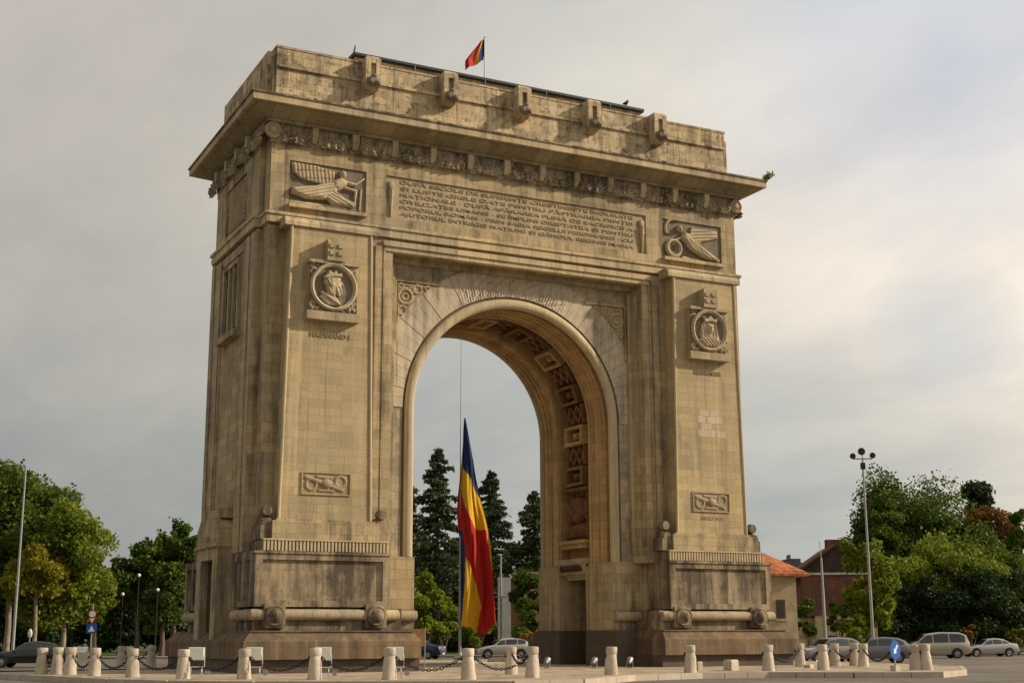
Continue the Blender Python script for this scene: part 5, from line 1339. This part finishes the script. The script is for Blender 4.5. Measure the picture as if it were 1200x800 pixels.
def spruce(u, D, wtop, wpx, label, n=40):
    p = base_pt(u, D); k = FPX/D; h = zpix(wtop, D); rw = wpx/2/k; rng = np.random.default_rng(int(u)); random.seed(int(u))
    root = empty('spruce_tree', p, 0, label, 'tree', 'spruces seen through the arch')
    b = MB(); b.tube([(0, 0, 0), (0, 0, h*.5), (0, 0, h)], [.28, .17, .02], 8)
    pts = []
    z = 1.0; a = random.random()*6
    while z < h-.15:
        t = 1-(z/h); L = rw*(t**.72)*1.95+.15; a += 2.4+random.uniform(-.4, .4); Lj = L*random.uniform(.38, 1.25)
        droop = random.uniform(.06, .30); up = random.uniform(.0, .25)
        e_ = np.array([math.cos(a)*Lj, math.sin(a)*Lj, z-Lj*droop+up*t])
        b.tube([(0, 0, z), (e_[0]*.6, e_[1]*.6, z-Lj*droop*.55), tuple(e_)], [.05*t+.015, .03*t+.01, .008], 4, cap=False)
        m_ = int(34+Lj*80); tt = rng.random(m_)**.7; sd = np.array([-math.sin(a), math.cos(a), 0])
        side = rng.normal(size=m_)*(.08+.16*Lj*np.sin(np.clip(tt, .05, 1)*PI*.8)*.7)
        q = np.stack([e_[0]*tt, e_[1]*tt, z+(e_[2]-z)*tt-(rng.random(m_)**1.6)*(.18+.10*Lj)], 1)+side[:, None]*sd
        q += rng.normal(size=(m_, 3))*[.05, .05, .05]; pts.append(q)
        z += (.12+.10*t)*random.uniform(.5, 1.6)
    P = leaf_cloud(np.concatenate(pts), .24, aspect=1.5); mesh_quads('crown', P, LM['spruce'], root); b.build('trunk', 'bark', root, smooth=60)
L_ = tree
# left wood
L_(8, 100, 545, 118, 'mid', 'tallest broad green tree at the left edge behind the street lamp', wbot=690, n=10500, clumps=54, bark='barkpale')
L_(74, 96, 597, 88, 'lightgreen', 'bright yellow-green tree right of the tallest left tree', wbot=722, n=9000, clumps=52, bark='barkpale', trunkr=.17)
L_(40, 93, 625, 60, 'yellow', 'small yellowing tree behind the street lamp', wbot=705, n=3600, clumps=26, bark='barkpale', trunkr=.13)
L_(110, 104, 668, 36, 'lightgreen', 'slender light green tree above the traffic signs', wbot=728, n=3600, clumps=28, bark='barkpale', trunkr=.14)
L_(160, 112, 636, 56, 'mid', 'rounded green tree behind the highest globe lamp', wbot=725, n=6000, clumps=40)
L_(203, 112, 610, 66, 'mid', 'green tree with raised top nearest to the left side of the arch', wbot=725, n=6500, clumps=42)
L_(236, 130, 622, 40, 'dark', 'dark tree directly behind the left edge of the arch', wbot=735, n=3400, clumps=18)
L_(190, 108, 655, 50, 'mid', 'low green tree behind the nearest globe lamp on the left', wbot=735, n=3200, clumps=24)
for i, (u, wt, wd_, kd, l) in enumerate(((-20, 640, 90, 'dark', 'at the far left edge'), (25, 655, 80, 'dark', 'behind the street lamp foot'), (65, 660, 76, 'mid', 'behind the yellow-green tree'), (105, 672, 76, 'dark', 'behind the traffic signs'), (145, 662, 66, 'dark', 'behind the globe lamps'), (185, 655, 76, 'dark', 'behind the low green tree'), (222, 660, 70, 'dark', 'behind the left side portal'))):
    L_(u, 138, wt, wd_, kd, 'dense dark tree low in the wood '+l, wbot=752, n=4600, clumps=34, leaf=.5, shape='hedge')
# through the arch
spruce(512, 128, 523, 74, 'tallest spruce at the left inside the arch opening'); spruce(575, 134, 550, 66, 'middle spruce right of the big flag'); spruce(627, 130, 574, 62, 'right-hand spruce beside the right jamb of the arch'); spruce(478, 140, 560, 60, 'spruce half hidden behind the left pier')
spruce(547, 142, 600, 56, 'lower spruce hidden behind the big flag')
L_(497, 108, 672, 50, 'bright', 'bright green bush left of the big flag', name='bush', cat='bush', group='bushes seen through the arch', wbot=746, n=3200, clumps=18, leaf=.3)
L_(520, 112, 690, 34, 'bright', 'small light bush right beside the flagpole', name='bush', cat='bush', group='bushes seen through the arch', wbot=746, n=1600, clumps=10, leaf=.3)
L_(558, 108, 722, 42, 'bright', 'low light green bush under the big flag', name='bush', cat='bush', group='bushes seen through the arch', wbot=750, n=1800, clumps=14, leaf=.26)
L_(622, 105, 668, 46, 'mid', 'tall green bush at the foot of the right spruce', name='bush', cat='bush', group='bushes seen through the arch', wbot=748, n=3600, clumps=26, leaf=.3)
L_(535, 150, 640, 70, 'dark', 'dark tree behind the big flag', wbot=748, n=4200, clumps=24, leaf=.5); L_(600, 160, 640, 80, 'dark', 'dark tree behind the grey building', wbot=748, n=4200, clumps=24, leaf=.5)
L_(622, 100, 738, 22, 'orange', 'small orange flowering shrub behind the silver hatchback', name='bush', cat='bush', group='bushes seen through the arch', wbot=752, n=700, clumps=7, leaf=.2)
# right
L_(1076, 122, 566, 122, 'mid', 'tall broad dark green tree at right', wbot=720, n=15000, clumps=100, trunkr=.3)
L_(1036, 118, 586, 56, 'mid', 'narrow tree top left of the tall broad tree', wbot=680, n=3400, clumps=18)
L_(1023, 93, 628, 50, 'bright', 'light green tree beside the floodlight mast', wbot=744, n=4600, clumps=34, trunkr=.13)
L_(1112, 110, 630, 120, 'bright', 'wide bright green tree in front of the tall broad tree', wbot=738, n=11000, clumps=60)
L_(1162, 112, 636, 86, 'mid', 'green rounded tree near the right edge', wbot=742, n=8500, clumps=46)
L_(1157, 150, 562, 32, 'dark', 'dark poplar top rising above the orange-brown tree', wbot=735, n=5200, clumps=70, shape='column', leaf=.5)
L_(1172, 120, 592, 56, 'rust', 'orange-brown tree in front of the poplar', wbot=690, n=4600, clumps=30)
L_(1204, 116, 604, 40, 'mid', 'green tree at the right edge', wbot=700, n=3600, clumps=18)
for i, (u, wt, wd_, kd, l) in enumerate(((1018, 668, 60, 'dark', 'behind the floodlight mast'), (1055, 655, 76, 'dark', 'behind the beige minivan front'), (1095, 662, 80, 'dark', 'behind the beige minivan'), (1135, 664, 80, 'dark', 'behind the silver saloon'), (1178, 670, 84, 'mid', 'at the right edge'), (1222, 662, 60, 'dark', 'beyond the right edge'))):
    L_(u, 114, wt, wd_, kd, 'dense dark bush-like tree '+l, wbot=754, n=5600, clumps=36, leaf=.36, shape='hedge', group='dense low trees at right')
for u, wd_, l in ((1058, 70, 'behind the minivan bonnet'), (1118, 74, 'between the minivan and the saloon'), (1176, 70, 'behind the saloon')):
    L_(u, 106, 672, wd_, 'dark', 'dark leafy hedge shrub '+l, name='shrub', cat='shrub', group='shrubs behind the right cars', wbot=758, n=3800, clumps=26, leaf=.3, shape='hedge')
L_(1001, 92, 722, 34, 'bright', 'bright green bush in front of the gabled house', name='bush', cat='bush', group='bushes at right', wbot=751, n=1500, clumps=12, leaf=.22)
L_(984, 93, 704, 24, 'mid', 'leafy climber before the gabled house between pole and bush', name='bush', cat='bush', group='bushes at right', wbot=748, n=1300, clumps=12, leaf=.25)
L_(948, 96, 700, 26, 'mid', 'climbing bush against the red-brown wall', name='bush', cat='bush', group='bushes at right', wbot=746, n=1100, clumps=10, leaf=.25)
L_(1138, 103, 732, 16, 'rust', 'small reddish shrub between the minivan and the saloon', name='bush', cat='bush', group='bushes at right', wbot=752, n=500, clumps=6, leaf=.2)
L_(1192, 103, 738, 30, 'yellow', 'low yellow-green shrub behind the silver saloon tail', name='bush', cat='bush', group='bushes at right', wbot=756, n=900, clumps=9, leaf=.22)

# =================================================================== SKY AND SUN
SUN = Vector((.80, -.373, .469)).normalized()
sun = bpy.data.objects.new('sun', bpy.data.lights.new('sun', 'SUN')); COL.objects.link(sun)
sun.data.energy = 4.2; sun.data.angle = R(1.5); sun.data.color = (1, .86, .70)
sun.rotation_euler = SUN.to_track_quat('Z', 'Y').to_euler()
W = bpy.data.worlds.new('World'); S.world = W; W.use_nodes = True; nt = W.node_tree; bg = nt.nodes['Background']
sky = node(nt, 'ShaderNodeTexSky', sky_type='NISHITA'); sky.sun_disc = False; sky.sun_elevation = R(28); sky.sun_rotation = math.atan2(SUN.x, SUN.y)
sky.air_density = 1.2; sky.dust_density = 2.5
tc = node(nt, 'ShaderNodeTexCoord'); vec = tc.outputs['Generated']
sx = node(nt, 'ShaderNodeSeparateXYZ'); nt.links.new(vec, sx.inputs[0])
# cloud deck: project direction on a high plane so clouds flatten towards the horizon
den = mth(nt, 'ADD', mth(nt, 'MAXIMUM', sx.outputs[2], 0), .16)
cb = node(nt, 'ShaderNodeCombineXYZ'); nt.links.new(mth(nt, 'DIVIDE', sx.outputs[0], den), cb.inputs[0]); nt.links.new(mth(nt, 'DIVIDE', sx.outputs[1], den), cb.inputs[1])
n1 = noise(nt, cb.outputs[0], .55, 8, .52); n2 = noise(nt, cb.outputs[0], 1.7, 7, .58, (1, .7, 1))
cl_ = mth(nt, 'ADD', mth(nt, 'MULTIPLY', n1, .65), mth(nt, 'MULTIPLY', n2, .35))
f_ = ramp(nt, cl_, .38, .60)
cloudc = mixc(nt, f_, (5.8, 6.05, 6.25), (8.6, 8.25, 7.8))
br = node(nt, 'ShaderNodeVectorMath', operation='DOT_PRODUCT'); nt.links.new(vec, br.inputs[0]); br.inputs[1].default_value = (.93, -.12, .0)
az = ramp(nt, br.outputs['Value'], -.1, .75)
cloudc = mixc(nt, 1., cloudc, mixc(nt, az, (.86, .86, .88), (1.30, 1.26, 1.18)), 'MULTIPLY')
low = ramp(nt, sx.outputs[2], .0, .30)
cloudc = mixc(nt, 1., cloudc, mixc(nt, low, (.64, .67, .70), (1.06, 1.04, 1.02)), 'MULTIPLY')
wob = noise(nt, vec, 3.0, 6, .6)
def blob(u, w, r_in, r_out, colr, amt):
    global cloudc
    d_ = ray(u, w).normalized(); q = node(nt, 'ShaderNodeVectorMath', operation='DOT_PRODUCT'); nt.links.new(vec, q.inputs[0]); q.inputs[1].default_value = d_
    v = mth(nt, 'ADD', q.outputs['Value'], mth(nt, 'MULTIPLY', mth(nt, 'SUBTRACT', wob, .5), (1-math.cos(R(r_out)))*1.6))
    f = ramp(nt, v, math.cos(R(r_out)), math.cos(R(r_in))); cloudc = mixc(nt, mth(nt, 'MULTIPLY', f, amt, True), cloudc, colr)
blob(1080, 215, 3, 17, (10.8, 10.0, 9.2), .9); blob(1060, -10, 2, 11, (7.2, 7.8, 9.2), .8); blob(1100, 385, .4, 3.4, (6.6, 7.2, 7.9), .6)
blob(100, 510, 2, 13, (4.7, 5.0, 5.2), .7); blob(90, 200, 3, 13, (7.4, 6.9, 6.5), .6); blob(40, 20, 1, 7, (8.0, 7.4, 7.3), .6); blob(560, 520, 2, 10, (5.7, 6.0, 6.2), .6); blob(920, 600, 2, 9, (5.4, 5.9, 6.1), .6)
blob(690, 40, 2, 9, (8.0, 8.1, 8.2), .6)
cov = ramp(nt, noise(nt, cb.outputs[0], .5, 5, .6), .30, .5)
mix_ = mixc(nt, mth(nt, 'ADD', mth(nt, 'MULTIPLY', cov, .22), .75, True), sky.outputs[0], cloudc)
mix_ = mixc(nt, 1., mix_, mixc(nt, az, (.805, .80, .75), (1.06, 1.03, .975)), 'MULTIPLY')
wisp = noise(nt, cb.outputs[0], 2.2, 9, .62, (1, .5, 1)); mix_ = mixc(nt, 1., mix_, mixc(nt, ramp(nt, wisp, .35, .65), (.90, .915, .94), (1.10, 1.08, 1.045)), 'MULTIPLY')
nt.links.new(mix_, bg.inputs[0]); bg.inputs[1].default_value = .085
S.view_settings.view_transform = 'Standard'; S.view_settings.look = 'None'; S.view_settings.exposure = .06; S.view_settings.gamma = 1
S.render.resolution_x = 1024; S.render.resolution_y = 682
S.render.engine = 'CYCLES'
